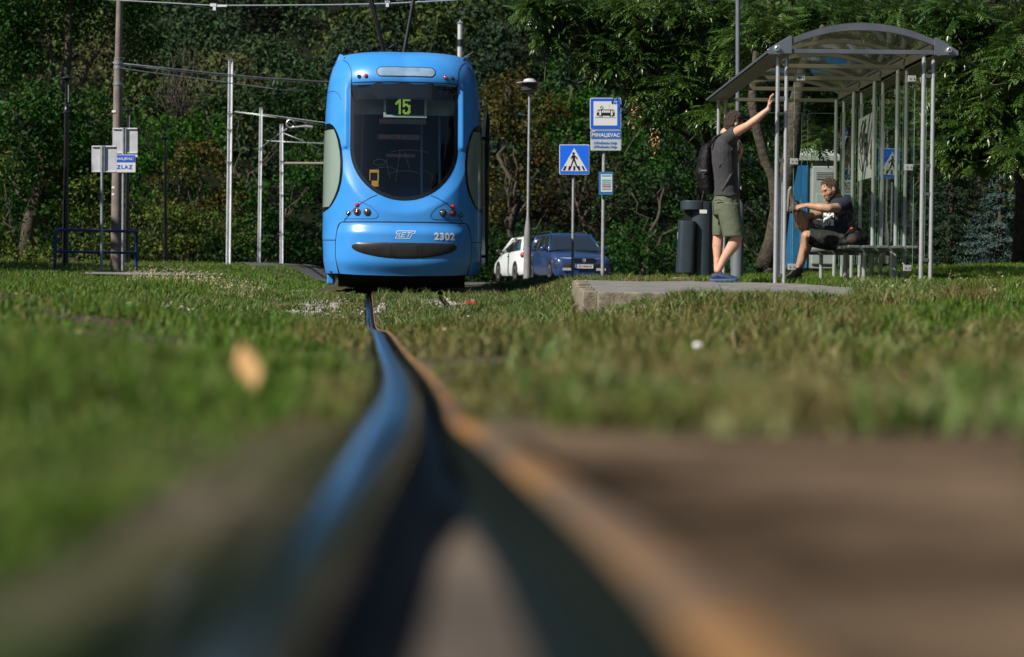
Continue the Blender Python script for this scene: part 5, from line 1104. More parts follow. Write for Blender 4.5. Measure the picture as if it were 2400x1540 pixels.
tree('sumac_bush', 'brownish turning sumac bush behind the slimmest black lamp', 'bush', at(440, 615, 88), B_(88, (430, 400, 60, 50), (470, 370, 46, 44), (400, 450, 60, 50), (500, 430, 52, 70), (450, 480, 66, 46), (540, 470, 40, 60)), LM['brown'], 8, 26, .42, .17, 15, .08)
tree('elder_bush', 'green undergrowth bush below the brownish sumac', 'bush', at(350, 615, 84), B_(84, (330, 520, 70, 66), (400, 540, 80, 64), (470, 550, 70, 60), (540, 560, 60, 56), (430, 590, 100, 30), (375, 480, 36, 44)), LM['bush'], 9, 26, .42, .15, 16, .08)
tree('elder_bush', 'dark green bush behind the three pale masts', 'bush', at(620, 610, 96), B_(96, (590, 400, 52, 80), (640, 470, 60, 80), (580, 520, 50, 80), (690, 430, 56, 80), (700, 540, 50, 40), (640, 570, 64, 36), (740, 400, 60, 100)), LM['maple'], 6, 28, .5, .19, 17, .1)
tree('locust_tree', 'dark tree rising behind the pale masts, below the wires', 'tree', at(600, 600, 108), B_(108, (560, 280, 90, 80), (660, 300, 90, 80), (740, 260, 70, 80, 2), (480, 250, 60, 60, 3), (620, 370, 80, 60)), LM['dark'], 4.5, 28, .6, .23, 18, .15)
# middle, behind cars
tree('oak_tree', 'tall olive brown turning tree behind the louvred street lamp', 'tree', at(1210, 620, 92), B_(92, (1190, 190, 66, 70), (1230, 280, 90, 80), (1180, 360, 70, 90), (1260, 400, 80, 80), (1200, 480, 90, 80), (1270, 510, 70, 70), (1160, 270, 40, 90)), LM['brown'], 5.5, 30, .5, .19, 21, .18)
tree('lime_tree', 'green tree between the brown tree and the tram stop sign', 'tree', at(1370, 620, 104), B_(104, (1340, 200, 90, 90), (1340, 310, 80, 70), (1420, 280, 90, 90), (1390, 370, 60, 50), (1500, 330, 100, 80, 2)), LM['bright'], 4, 30, .6, .21, 22, .18)
tree('purple_bush', 'dark purplish bush behind the crossing sign', 'bush', at(1390, 630, 84), B_(84, (1390, 430, 70, 60), (1330, 470, 60, 60), (1420, 490, 56, 56), (1340, 560, 60, 56), (1450, 420, 50, 46)), LM['purple'], 8, 26, .42, .16, 23, .1)
tree('hornbeam_bush', 'rounded green bush behind the blue car and timetable box', 'bush', at(1500, 630, 70), B_(70, (1480, 450, 70, 56), (1560, 430, 80, 60), (1450, 530, 60, 60), (1530, 520, 90, 70), (1610, 500, 70, 80), (1480, 590, 80, 36), (1590, 590, 90, 34), (1420, 575, 46, 46)), LM['maple'], 10, 28, .36, .14, 24, .1)
tree('hornbeam_tree', 'dark green trees behind the shelter and the cabin', 'tree', at(1800, 620, 56), B_(56, (1700, 470, 80, 100), (1800, 420, 90, 110), (1900, 330, 100, 90), (1940, 480, 90, 110), (2060, 420, 90, 120), (1740, 570, 90, 50), (1850, 560, 90, 60), (2060, 560, 90, 60), (2000, 250, 110, 70), (1700, 330, 80, 60)), LM['dark'], 9, 28, .36, .15, 25, .2)
tree('hornbeam_tree', 'dark tree in the far right corner beyond the spruces', 'tree', at(2300, 620, 58), B_(58, (2180, 350, 90, 120), (2300, 300, 110, 110), (2400, 400, 90, 130), (2250, 500, 120, 110), (2390, 560, 90, 60), (2160, 560, 80, 60)), LM['dark'], 8, 28, .36, .15, 26, .2)
# spruces
def spruce(label, bx, by, Y, h, r, m, seed):
    rg = np.random.default_rng(seed); b = at(bx, by, Y); b.z = gz(b.x, b.y); r0 = thing('spruce_tree', label, 'tree', b)
    mb = MB(); mb.tube([b - Vector((0, 0, .1)), b + Vector((.02, 0, h * .5)), b + Vector((0, 0, h))], [.09, .06, .01], 10); mb.build('trunk', M_bark, r0, smooth=True)
    P, O = [], []
    for L in np.arange(.12, h - .05, .17):
        R_ = r * (1 - L / h) ** .75 + .06; nb = 9
        for k in range(nb):
            a = 2 * math.pi * (k + rg.uniform(-.5, .5)) / nb; zz_ = rg.uniform(-.10, .10); Lb = R_ * rg.uniform(.75, 1.15); n = int(170 * Lb + 30); t = rg.uniform(.1, 1, n) ** .7
            wd = .13 * Lb * (1.25 - t) * 1.6; sd = rg.normal(size=n) * wd * .6
            x = np.cos(a) * t * Lb - np.sin(a) * sd; y = np.sin(a) * t * Lb + np.cos(a) * sd; z = L + zz_ - .42 * Lb * t + .16 * Lb * t ** 3 + rg.normal(size=n) * .018 - abs(sd) * .3
            P.append(np.stack([b.x + x, b.y + y, b.z + z], -1)); O.append(np.stack([np.cos(a) + 0 * t, np.sin(a) + 0 * t, .3 + 0 * t], -1))
    P = np.concatenate(P); O = np.concatenate(O); Vv, Ff = cards(P, .042 * rg.uniform(.7, 1.3, len(P)), rg, O); npmesh('crown', Vv, Ff, m, r0)
spruce('dark drooping spruce between the shelter and the blue spruce', 2225, 615, 40, 3.4, 1.0, LM['spruce'], 31)
spruce('pale blue-green spruce near the right edge of the lawn', 2340, 612, 37, 1.75, .95, LM['bspruce'], 32)
spruce('small dark spruce just right of the shelter posts', 2290, 560, 46, 3.6, 1.1, LM['spruce'], 33)
# ---- pinnate-leaved trees over the stop
def pinnate_template(rg, n=8, L=.38, ll=.098, lw=.034):
    V, F = [], []
    def q(t): return np.array([L * t, 0, -.04 * L * t - .22 * L * t * t])
    def leaflet(p, d, nrm, l, w_):
        d = d / np.linalg.norm(d); s_ = np.cross(nrm, d); b = len(V); dr = np.array([0, 0, -1.])
        V.extend([p, p + d * l * .40 + s_ * w_ / 2 + dr * l * .02, p + d * l + dr * l * .22, p + d * l * .40 - s_ * w_ / 2 + dr * l * .02, p + d * l * .45 - nrm * w_ * .22]); F.extend([(b, b + 1, b + 4), (b + 1, b + 2, b + 4), (b, b + 4, b + 3), (b + 4, b + 2, b + 3)])
    for i in range(n):
        t = .16 + .8 * i / n
        for s in (-1, 1): leaflet(q(t + .02 * s), np.array([.42, s * 1., -.24 + rg.uniform(-.12, .12)]), np.array([0, 0, 1.]), ll * (1 - .25 * abs(t - .5)) * rg.uniform(.85, 1.1), lw)
    leaflet(q(.97), np.array([1., 0, -.5]), np.array([0, 0, 1.]), ll, lw)
    # rachis
    for i in range(4):
        a, b_ = q(i / 4), q((i + 1) / 4); k = len(V); w_ = np.array([0, .002, 0]); V.extend([a - w_, a + w_, b_ + w_, b_ - w_]); F.extend([(k, k + 1, k + 2), (k, k + 2, k + 3)])
    return np.array(V, float), np.array(F)
def pinnate_crown(blobs, shoots, per, seed, L=.36):
    rg = np.random.default_rng(seed); T = [pinnate_template(rg, n, L * f) for n, f in ((7, 1.0), (6, .85), (8, 1.12))]; Vs, Fs, off = [], [], 0; tw = MB(); wts = np.array([r[0] * r[2] + r[0] * r[1] for c, r in blobs]); wts = wts / wts.sum()
    for bi, (c, r) in enumerate(blobs):
        c = np.array(c); r = np.array(r); m = max(3, int(shoots * wts[bi]))
        for _ in range(m):
            d = rg.normal(size=3); d /= np.linalg.norm(d); tip = c + d * r * (.45 + .6 * rg.uniform()); out = d * np.array([1, 1, .5]) + np.array([0, 0, .15]); out /= np.linalg.norm(out)
            if rg.uniform() < .35: tw.tube([tip, tip - out * .3 - np.array([0, 0, .06]), tip - out * .7 - np.array([0, 0, .2])], [.004, .007, .011], 4, cap=False)
            yaw0 = math.atan2(out[1], out[0])
            for j in range(per):
                V0, F0 = T[rg.integers(3)]; yaw = yaw0 + rg.uniform(-1.9, 1.9); pit = rg.uniform(-.55, .75) ; rol = rg.uniform(-.5, .5); s = rg.uniform(.75, 1.15)
                cr, sr = math.cos(rol), math.sin(rol); cp, sp_ = math.cos(pit), math.sin(pit); cy, sy = math.cos(yaw), math.sin(yaw)
                Mx = np.array([[1, 0, 0], [0, cr, -sr], [0, sr, cr]]); My = np.array([[cp, 0, sp_], [0, 1, 0], [-sp_, 0, cp]]); Mz = np.array([[cy, -sy, 0], [sy, cy, 0], [0, 0, 1]])
                Vs.append((V0 * s) @ (Mz @ My @ Mx).T + tip - out * rg.uniform(0, .25)); Fs.append(F0 + off); off += len(V0)
    return np.concatenate(Vs), np.concatenate(Fs), tw
def stem(par, pts, rs, name='trunk', m=None):
    mb = MB(); P = [at(*p) for p in pts]; mb.tube(P, rs, 12); o = mb.build(name, m or M_bark, par, smooth=True); return o
def pin_tree(label, base, blobs, shoots, per, seed, stems):
    b = at(*base); b.z = gz(b.x, b.y); r0 = thing('walnut_like_tree', label, 'tree', b)
    for nm, pts, rs, m_ in stems: stem(r0, pts, rs, nm, m_)
    V_, F_, tw = pinnate_crown(blobs, shoots, per, seed); npmesh('crown', V_, F_, LM['pinn'], r0); tag(tw.build('twigs', M_bark, r0), kind='stuff'); return r0
pin_tree('feather-leaved tree overhanging the tram stop sign, trunk behind the bin', (1648, 640, 32.5),
    B_(31.5, (1320, 20, 90, 56), (1285, 80, 44, 34), (1400, 40, 110, 80, .5), (1400, 120, 60, 50), (1490, 120, 80, 70), (1530, 30, 120, 90), (1570, 190, 80, 60), (1500, 205, 40, 32), (1640, 80, 110, 100), (1640, 200, 80, 56), (1590, 260, 46, 26), (1525, 270, 20, 24), (1670, 260, 46, 26, -.5), (1250, 10, 40, 32), (1420, 155, 34, 32)), 300, 9, 51,
    [('trunk', [(1648, 645, 32.5), (1646, 560, 32.5), (1643, 470, 32.5), (1648, 400, 32.4), (1662, 340, 32.3), (1640, 240, 32), (1610, 140, 31.9), (1600, 40, 31.7)], [.10, .085, .08, .075, .07, .05, .035, .02], M_bark2),
     ('branch', [(1652, 365, 32.4), (1630, 335, 32.2), (1600, 312, 32), (1560, 290, 31.9), (1500, 230, 31.7)], [.05, .05, .035, .02, .01], M_bark2), ('branch', [(1610, 140, 31.9), (1500, 110, 31.7), (1380, 90, 31.6), (1280, 60, 31.5)], [.04, .03, .018, .008], M_bark)])
pin_tree('feather-leaved tree with two dark curving stems behind the shelter', (1800, 622, 29),
    B_(30.4, (1800, 90, 120, 90), (1780, 200, 80, 60, .8), (1930, 40, 120, 60, .5), (2050, 30, 120, 60, .6), (1900, 150, 100, 80, 1.2), (2020, 150, 110, 90, 1.4), (1970, 250, 110, 60, 1.3), (1790, 300, 90, 46, 1.2), (1740, 400, 40, 60, 1.0), (1720, 20, 90, 60, 1), (2130, 60, 70, 60, .8), (1920, 310, 34, 40, .2)), 230, 9, 52,
    [('trunk', [(1796, 626, 29), (1808, 560, 29), (1819, 487, 29), (1811, 414, 29), (1790, 367, 29), (1775, 305, 29), (1763, 241, 29), (1770, 120, 29)], [.17, .10, .085, .075, .072, .075, .07, .03], M_bark), ('stem', [(1810, 626, 29.1), (1824, 542, 29.1), (1836, 451, 29.1), (1855, 360, 29.1), (1866, 242, 29.1), (1885, 150, 29.1), (1930, 60, 29.1)], [.17, .135, .13, .125, .11, .08, .04], M_bark)])
pin_tree('feather-leaved tree at the right edge, trunk beside the spruces', (2392, 615, 31),
    B_(30, (2230, 60, 90, 80), (2330, 40, 110, 80), (2300, 160, 120, 90), (2230, 250, 70, 80), (2330, 270, 100, 80, -.5), (2390, 150, 60, 120, -1), (2270, 350, 90, 60), (2380, 350, 60, 60, -1), (2210, 360, 40, 60), (2420, 260, 60, 100)), 230, 9, 53,
    [('trunk', [(2388, 618, 31), (2390, 540, 31), (2394, 450, 31), (2380, 330, 31), (2350, 180, 30.5), (2320, 40, 30)], [.12, .10, .09, .08, .05, .02], M_bark2), ('branch', [(2380, 330, 31), (2300, 240, 30.5), (2230, 200, 30)], [.05, .035, .01], M_bark)])
# dry hanging leaf bunches
for (x, y, lab) in ((1533, 330, 'brown withered leaf bunch hanging low under the feather-leaved branches'), (1487, 268, 'withered tan leaf bunch hanging beside the tram stop plate')):
    rg = np.random.default_rng(int(x)); c = np.array(at(x, y, 29.2)); n = 60; P = c + rg.normal(size=(n, 3)) * np.array([.05, .04, .11]); Vv, Ff = cards(P, .042 * rg.uniform(.6, 1.2, n), rg); o = npmesh('withered_leaves', Vv, Ff, mat('withered_leaf', (.36, .19, .08), .7, island=.3)); tag(o, lab, 'leaves')
# ---- bare twiggy tree
rg = np.random.default_rng(71); b = at(430, 600, 104); b.z = gz(b.x, b.y); r0 = thing('bare_tree', 'bare twiggy grey tree behind the wires left of the tallest mast', 'tree', b)
mb = MB(); P0 = limb(mb, b, at(425, 330, 104), .16, .10, rg); mb.build('trunk', M_bark2, r0, smooth=True); mb = MB()
for k in range(26):
    a = at(415 + rg.uniform(-15, 25), 340 - rg.uniform(0, 60), 104); e = at(rg.uniform(340, 500), rg.uniform(110, 260), 104 + rg.uniform(-1, 1)); P = limb(mb, a, e, .05, .015, rg, 6, .07)
    for j in range(3): s = Vector(P[2 + j]); limb(mb, s, s + Vector((rg.uniform(-1, 1), rg.uniform(-.5, .5), rg.uniform(.2, 1.3))), .02, .008, rg, 4, .06)
tag(mb.build('branches', M_bark2, r0, smooth=True), kind='stuff')
# ---- hillside forest: one mass
rg = np.random.default_rng(81); Vs, Fs, Ms, off = [], [], [], 0
for Yt in np.arange(117, 300, 6.2):
    wv_ = Yt * .30 + 8
    for Xt in np.arange(-wv_, wv_, 6.4):
        X = Xt + rg.uniform(-2.6, 2.6); Y = Yt + rg.uniform(-2.6, 2.6); r = rg.uniform(2.6, 4.3); z = gz(X, Y) + rg.uniform(3.2, 6.0); h = rg.uniform(.9, 1.35)
        bl = [((X + rg.uniform(-1.2, 1.2), Y + rg.uniform(-1, 1), z + rg.uniform(-1.4, 1.6)), (r * rg.uniform(.45, .75), r * .6, r * h * rg.uniform(.45, .7))) for _ in range(4)]
        lf = .30 + (Y - 117) * .0016; v, f = cloud(bl, 1.15 if Y < 190 else .85, 22, .75, lf, rg, .6, False)
        mi = int(np.clip((vnoise(np.array([X]), np.array([Y]), .09, 3)[0] + 1) * 2.0 + rg.uniform(-1.2, 1.2), 0, 3.99)); Vs.append(v); Fs.append(f + off); off += len(v); Ms.append(np.full(len(f), mi))
fm = [mat('forest_deep_green', (.014, .034, .014), .7, spec=.2, island=.35, trans=.1), mat('forest_green', (.024, .052, .016), .7, spec=.2, island=.35, trans=.1), mat('forest_yellow_green', (.050, .080, .016), .7, spec=.2, island=.35, trans=.1), mat('forest_olive', (.055, .058, .020), .7, spec=.2, island=.35, trans=.1)]
tag(npmesh('hillside_forest', np.concatenate(Vs), np.concatenate(Fs), fm, mi=np.concatenate(Ms)), 'dense dark wooded hillside rising behind the tram stop', 'forest', kind='stuff')

# ---- trees that stand round the place outside the picture (they shade it and are mirrored in glass and steel)
rg = np.random.default_rng(91); bl = []
for y in np.arange(-25, 47, 6.): bl.append(((19 + rg.uniform(-1, 3) + max(0, y - 30) * .12, y, 5 + rg.uniform(-1, 2)), (4.5, 4.5, 7.5)))
for x in np.arange(-34, 24, 7.): bl.append(((x, -42 + rg.uniform(-4, 4), 5), (5, 5, 8 + rg.uniform(-1, 2))))
for y in np.arange(-30, 50, 8.): bl.append(((-29 - rg.uniform(0, 3), y, 4), (5, 5, 6.5)))
for y in np.arange(29, 49, 4.): bl.append(((-19.5 + rg.uniform(-1, 1) - max(0, y - 44) * .2, y, 5.2 + rg.uniform(-.6, .6)), (3.5, 3.5, 4.6)))
Vv, Ff = cloud(bl, 1.1, 30, 1.2, .7, rg, .7, False)
tag(npmesh('surrounding_trees', Vv, Ff, fm[0]), 'dark tree belt around the stop beyond the edges of the view', 'trees', kind='stuff')

# ---- shrubby undergrowth under the trees at the foot of the slope
rg = np.random.default_rng(95); bl = []
for Yt in np.arange(99, 118, 3.2):
    for Xt in np.arange(-Yt * .30, Yt * .30, 2.6):
        X = Xt + rg.uniform(-1, 1); Y = Yt + rg.uniform(-1, 1); h = rg.uniform(.9, 2.2)
        if abs(X - float(fX(Y))) < 2.6 and Y < 106: continue
        bl.append(((X, Y, gz(X, Y) + h * .55), (1.7, 1.3, h)))
for Xt in np.arange(4.5, 24, 2.0): X = Xt + rg.uniform(-.6, .6); Y = 74 + rg.uniform(-1.5, 1.5); bl.append(((X, Y, gz(X, Y) + .6), (1.4, 1.0, 1.0)))
Vv, Ff = cloud(bl, 2.6, 24, .45, .24, rg, .5, False)
tag(npmesh('undergrowth', Vv, Ff, LM['dark']), 'dark shrubby undergrowth at the foot of the wooded slope', 'undergrowth', kind='stuff')
# ================================================================ PEOPLE
M_skin1 = mat('skin_fair', (.55, .32, .23), .5, spec=.35, col2=(.48, .27, .19), scale=14)
M_skin2 = mat('skin_tanned', (.44, .24, .16), .5, spec=.35, col2=(.36, .19, .125), scale=14)
M_hair1 = mat('dark_brown_hair', (.028, .016, .011), .5, col2=(.05, .03, .02), scale=60, bump=.8, bscale=220)
M_hair2 = mat('brown_hair', (.040, .020, .011), .45, col2=(.085, .042, .02), scale=50, bump=.8, bscale=200)
M_tee1 = mat('charcoal_tshirt', (.020, .021, .025), .85, col2=(.030, .031, .037), scale=40, sheen=.15, bump=.5, bscale=11)
M_short1 = mat('olive_shorts', (.080, .100, .062), .8, col2=(.095, .115, .072), scale=5, bump=.4, bscale=16)
M_bag = mat('black_nylon', (.005, .005, .006), .6, spec=.25, bump=.8, bscale=22)
M_tee2 = mat('navy_tshirt', (.010, .014, .030), .85, bump=.4, bscale=14)
M_short2 = mat('black_shorts', (.012, .012, .014), .7, bump=.7, bscale=16)
M_shoe1 = mat('blue_running_shoe', (.010, .020, .050), .6, col2=(.02, .04, .10), scale=40, bump=.3, bscale=90); M_sole1 = mat('shoe_sole_blue', (.05, .11, .26), .6)
M_shoe2 = mat('brown_hiking_shoe', (.055, .048, .036), .8, col2=(.10, .09, .07), scale=40, bump=.5, bscale=90); M_sole2 = mat('shoe_sole_tan', (.17, .155, .12), .7)
def cap_(mb, a, ra, b, rb, n=14):
    a = Vector(a); b = Vector(b); mb.tube([a, b], [ra, rb], n); mb.ell(a, (ra, ra, ra), nu=n, nv=8); mb.ell(b, (rb, rb, rb), nu=n, nv=8)
def chain(mb, pts, rs):
    for i in range(len(pts) - 1): cap_(mb, pts[i], rs[i], pts[i + 1], rs[i + 1])
def basis(fwd, up):   # columns: forward, left, up
    f = Vector(fwd).normalized(); l = Vector(up).cross(f).normalized(); u = f.cross(l); return Matrix((f, l, u)).transposed()
def head(mb, c, M, k=1.):
    c = Vector(c); E = lambda x, y, z, r: mb.ell(c + M @ (Vector((x, y, z)) * k), tuple(q * k for q in r), rot=M)
    E(-.005, 0, .015, (.098, .076, .108)); E(.03, 0, -.045, (.062, .056, .066)); E(.070, 0, -.086, (.024, .030, .022)); E(.045, 0, -.02, (.050, .066, .05))
    E(.078, 0, .030, (.018, .050, .011)); E(.092, 0, -.008, (.013, .009, .026)); E(.103, 0, -.026, (.014, .014, .011)); E(.082, 0, -.056, (.014, .026, .006)); E(.078, 0, -.064, (.014, .022, .007))
    for s in (-1, 1): E(-.008, s * .078, -.008, (.020, .010, .033)); E(.060, s * .034, -.022, (.022, .020, .016))
def eyes(par, c, M):
    for s in (-1, 1):
        q = MB(); q.ell(Vector(c) + M @ Vector((.078, s * .032, .008)), (.012, .015, .006), rot=M); q.build('eye', mat('dark_eye', (.03, .018, .014), .3), par, smooth=True)
        q = MB(); a = Vector(c); q.tube([a + M @ Vector((.088, s * .016, .026)), a + M @ Vector((.088, s * .034, .031)), a + M @ Vector((.070, s * .052, .025))], [.004, .005, .003], 6); q.build('eyebrow', M_hair2, par, smooth=True)
def hair(par, c, M, m, seed, k=1., long=1., n=240):
    rg = np.random.default_rng(seed); c = Vector(c); mb = MB()
    mb.ell(c + M @ Vector((-.016, 0, .030)), (.099, .083, .104), rot=M); mb.ell(c + M @ Vector((-.045, 0, -.02)), (.068, .076, .085), rot=M)
    for _ in range(n):
        d = Vector(rg.normal(size=3)); d.normalize()
        if d.z < -.35 or (d.x > .35 and d.z < .35): continue
        p = c + M @ Vector((-.016 + d.x * .097, d.y * .081, .030 + d.z * .103)); t = (M @ Vector((.7, rg.uniform(-.5, .5), .5 * long + rg.uniform(-.2, .4)))).normalized(); mb.tube([p - t * .012, p + (M @ d) * .006 * long + t * .013], [.008, .0035], 5)
    return mb.build('hair', m, par, remesh=.0045, smo=1)
def hand(mb, w, f, n, side, curl=.5, k=1., spread=.18):
    """w wrist, f direction of the fingers, n palm normal (towards what it touches), side +1: thumb on the n x f side"""
    w = Vector(w); f = Vector(f).normalized(); n = Vector(n).normalized(); s_ = n.cross(f).normalized() * side; M = Matrix((s_, n, f)).transposed()
    mb.ell(w + f * .045 * k, (.040 * k, .015 * k, .052 * k), rot=M); mb.ell(w + f * .03 * k + s_ * .02 * k + n * .006, (.020 * k, .017 * k, .032 * k), rot=M); cap_(mb, w - f * .02, .024 * k, w + f * .02, .022 * k, 10)
    for i, (o, L) in enumerate(((.029, .070), (.010, .079), (-.010, .073), (-.028, .058))):
        b = w + f * (.085 - .004 * abs(i - 1)) * k + s_ * o * k; d = (f + s_ * o / .03 * spread * .5).normalized(); c1 = curl * (1 + .15 * i)
        d1 = (d * math.cos(c1 * .5) + n * math.sin(c1 * .5)); d2 = (d * math.cos(c1 * 1.3) + n * math.sin(c1 * 1.3)); d3 = (d * math.cos(c1 * 2.0) + n * math.sin(c1 * 2.0)); L *= k
        p1 = b + d1 * L * .45; p2 = p1 + d2 * L * .32; p3 = p2 + d3 * L * .23; chain(mb, [b - f * .012, p1, p2, p3], [.0095 * k, .0088 * k, .0080 * k, .0070 * k])
    b = w + f * .030 * k + s_ * .030 * k; d = (f * .65 + s_ * .75 + n * .35).normalized(); p1 = b + d * .034 * k; p2 = p1 + (f * .85 + s_ * .3 + n * .45).normalized() * .030 * k; chain(mb, [b, p1, p2], [.012 * k, .0105 * k, .0085 * k])
def oval(c, u, v, a, b, n=22): return [Vector(c) + Vector(u) * a * math.cos(t) + Vector(v) * b * math.sin(t) for t in np.linspace(0, 2 * math.pi, n + 1)[:-1]]
XU = Vector((1, 0, 0)); YU = Vector((0, 1, 0)); ZU = Vector((0, 0, 1))
def shoe(par, heel, toe, up, m, ms, k=1., nm='shoe', high=.0):
    heel = Vector(heel); toe = Vector(toe); f = (toe - heel).normalized(); l = Vector(up).cross(f).normalized(); u = f.cross(l); L = (toe - heel).length; mb = MB(); r_ = []
    for t, w_, h_ in ((0, .024, .055), (.05, .034, .075), (.18, .038, .088 + high), (.32, .037, .090 + high * .7), (.48, .040, .066), (.66, .046, .052), (.82, .043, .042), (.94, .032, .032), (1., .016, .018)): r_.append(oval(heel + f * L * t + u * (h_ / 2 + .012), l, u, w_ * k, h_ / 2, 16))
    mb.loft(r_); o = mb.build(nm, m, par, smooth=True, subs=1)
    mb = MB(); pr = []
    for z_ in (0, .012, .026):
        e = 1 - (.06 if z_ == 0 else 0); pr.append([heel + f * (L * t) + l * (s * w_ * k * e) + u * (z_ + (.012 if t > .9 else 0) + (.006 if t < .04 else 0)) for t, w_, s in ((-.02, .018, -1), (.05, .038, -1), (.3, .038, -1), (.66, .050, -1), (.86, .046, -1), (1.01, .018, -1), (1.01, .018, 1), (.86, .046, 1), (.66, .050, 1), (.3, .038, 1), (.05, .038, 1), (-.02, .018, 1))])
    mb.loft(pr); mb.build('sole', ms, o, autos=50, bevel=.003)
    for t in (.34, .42, .50, .58):
        q = MB(); c = heel + f * L * t + u * (lerp(.098 + high * .6, .066, (t - .3) / .3) ); q.tube([c - l * .024 - u * .01, c + u * .004, c + l * .024 - u * .01], .004, 5); q.build('lace', mat('lace_grey', (.16, .18, .24), .7), o, smooth=True)
    return o
# ---------------- standing man
Yp = 21.5
def A(zx, zy, d=0.): return at((2600 + zx / 1.878) / 1.6733, (340 + zy / 1.878) / 1.6733, Yp + d)
k1 = 1 / 677.
b0 = A(450, 1440); man = thing('person', 'standing man in grey T-shirt and olive shorts leaning one hand on a shelter post', 'person', (b0.x, b0.y, gz(b0.x, b0.y)))
mb = MB(); hc = A(524, 270, -.02); HM = basis((.86, .35, -.30), (.1, 0, 1))
head(mb, hc, HM); cap_(mb, A(462, 345), .062, A(505, 300, 0), .056)
mb.loft([oval(A(x, y), XU, YU, w_ * k1, d_) for x, y, w_, d_ in ((465, 350, 40, .08), (450, 400, 78, .17), (448, 500, 88, .18), (458, 640, 84, .15), (465, 780, 88, .16), (466, 860, 84, .16))])
chain(mb, [A(492, 372, -.16), A(560, 322, -.27), A(626, 285, -.36)], [.060, .050, .040]); chain(mb, [A(626, 285, -.36), A(676, 250, -.39), A(776, 166, -.42)], [.041, .043, .026])
hand(mb, A(780, 158, -.42), (.05, -.10, 1), (1, -.1, .05), 1, curl=.45)
chain(mb, [A(470, 385, .17), A(540, 540, .22), A(575, 470, .05)], [.055, .04, .028]); hand(mb, A(575, 470, .05), (-.1, -.3, .9), (-1, 0, 0), -1, .9)
chain(mb, [A(485, 850, -.08), A(548, 1085, -.09)], [.095, .062]); chain(mb, [A(548, 1085, -.09), A(520, 1165, -.075), A(455, 1260, -.06), A(408, 1352, -.05)], [.064, .066, .047, .035])
chain(mb, [A(440, 850, .1), A(408, 1085, .1)], [.09, .058]); chain(mb, [A(408, 1085, .1), A(404, 1170, .10), A(402, 1260, .09), A(398, 1352, .07)], [.057, .060, .043, .034])
body1 = mb.build('body', M_skin1, man, remesh=.0058, smo=3)
hair(man, hc, HM, M_hair1, 4, long=.35, n=260)
mb = MB(); rr_ = [(468, 342, 46, .09), (452, 372, 84, .17), (447, 420, 99, .205), (446, 480, 104, .21), (448, 560, 102, .20), (456, 650, 96, .185), (462, 730, 95, .18), (464, 785, 98, .185), (466, 808, 101, .195)]
mb.loft([[p + Vector((0, 0, .008 * math.sin(5 * t_ / 22 * 6.28))) if i == len(rr_) - 1 else p + XU * .004 * math.sin(t_ * 1.7 + i * 2.2) for t_, p in enumerate(oval(A(x, y), XU, YU, w_ * k1, d_))] for i, (x, y, w_, d_) in enumerate(rr_)])
chain(mb, [A(480, 385, -.13), A(520, 352, -.20)], [.090, .082]); mb.tube([A(520, 352, -.20), A(547, 336, -.245)], [.083, .072], 14)
chain(mb, [A(470, 395, .13), A(505, 450, .19)], [.085, .072])
for a, b in (((390, 610), (520, 450)), ((430, 770), (530, 600))): p, q = A(*a, -.178), A(*b, -.19); mb.tube([p, p.lerp(q, .5) + Vector((0, -.006, -.01)), q], [.003, .012, .003], 6)
mb.build('t_shirt', M_tee1, man, remesh=.007, smo=4)
mb = MB(); mb.loft([oval(A(x, y), XU, YU, w_ * k1, d_) for x, y, w_, d_ in ((464, 795, 95, .17), (465, 850, 101, .18), (466, 905, 103, .185), (470, 945, 100, .17))])
mb.loft([oval(A(x, y, d), XU, YU, w_ * k1, q) for x, y, d, w_, q in ((480, 860, -.09, 84, .10), (492, 950, -.09, 84, .105), (510, 1030, -.09, 82, .105), (520, 1104, -.09, 80, .105))])
mb.loft([oval(A(x, y, d), XU, YU, w_ * k1, q) for x, y, d, w_, q in ((440, 860, .09, 74, .10), (425, 950, .10, 60, .10), (412, 1030, .10, 48, .10), (407, 1096, .10, 42, .095))])
mb.build('shorts', M_short1, man, remesh=.007, smo=2)
mb = MB(); mb.tube([A(380, 838, -.14), A(410, 832, -.178), A(436, 842, -.185)], .005, 6); mb.build('pocket_seam', mat('seam_dark', (.03, .04, .02), .8), man)
mb = MB(); mb.tube([A(505, 815, -.172), A(512, 870, -.182), A(500, 905, -.182), A(488, 880, -.182)], .0035, 6); mb.build('pocket_edge', MATS['seam_dark'], man)
shoe(man, A(352, 1435, -.06), A(560, 1432, -.10), (0, 0, 1), M_shoe1, M_sole1, 1.05); shoe(man, A(368, 1432, .07), A(540, 1425, .14), (0, 0, 1), M_shoe1, M_sole1, 1.0)
# rucksack on his back
bag = thing('rucksack', 'black rucksack worn on the back of the standing man', 'backpack', A(300, 800))
mb = MB(); mb.loft([oval(A(x, y, .02), XU, YU, w_ * k1, d_) for x, y, w_, d_ in ((336, 418, 18, .07), (322, 445, 42, .12), (312, 520, 54, .14), (306, 600, 60, .145), (308, 680, 62, .145), (320, 750, 52, .135), (335, 792, 36, .11))])
mb.ell(A(272, 640, .0), (.048, .11, .10)); mb.ell(A(284, 540, 0), (.044, .10, .06)); mb.build('bag', M_bag, bag, remesh=.009, smo=2)
for d_ in (-.11, .12):
    q = MB(); q.tube([A(345, 440, d_ - .02), A(380, 372, d_ - .02), A(440, 350, d_ - .02), A(505, 400, d_ - .02 if d_ < 0 else d_)], .014, 8); q.build('shoulder_strap', M_bag, bag, smooth=True)
q = MB(); q.tube([A(345, 430, 0), A(335, 405, 0), A(350, 402, 0)], .008, 6); q.build('carry_loop', M_bag, bag)
q = MB(); q.tube([A(300, 770, -.13), A(290, 820, -.14), A(282, 862, -.14)], .010, 6); q.build('hanging_strap', M_bag, bag)
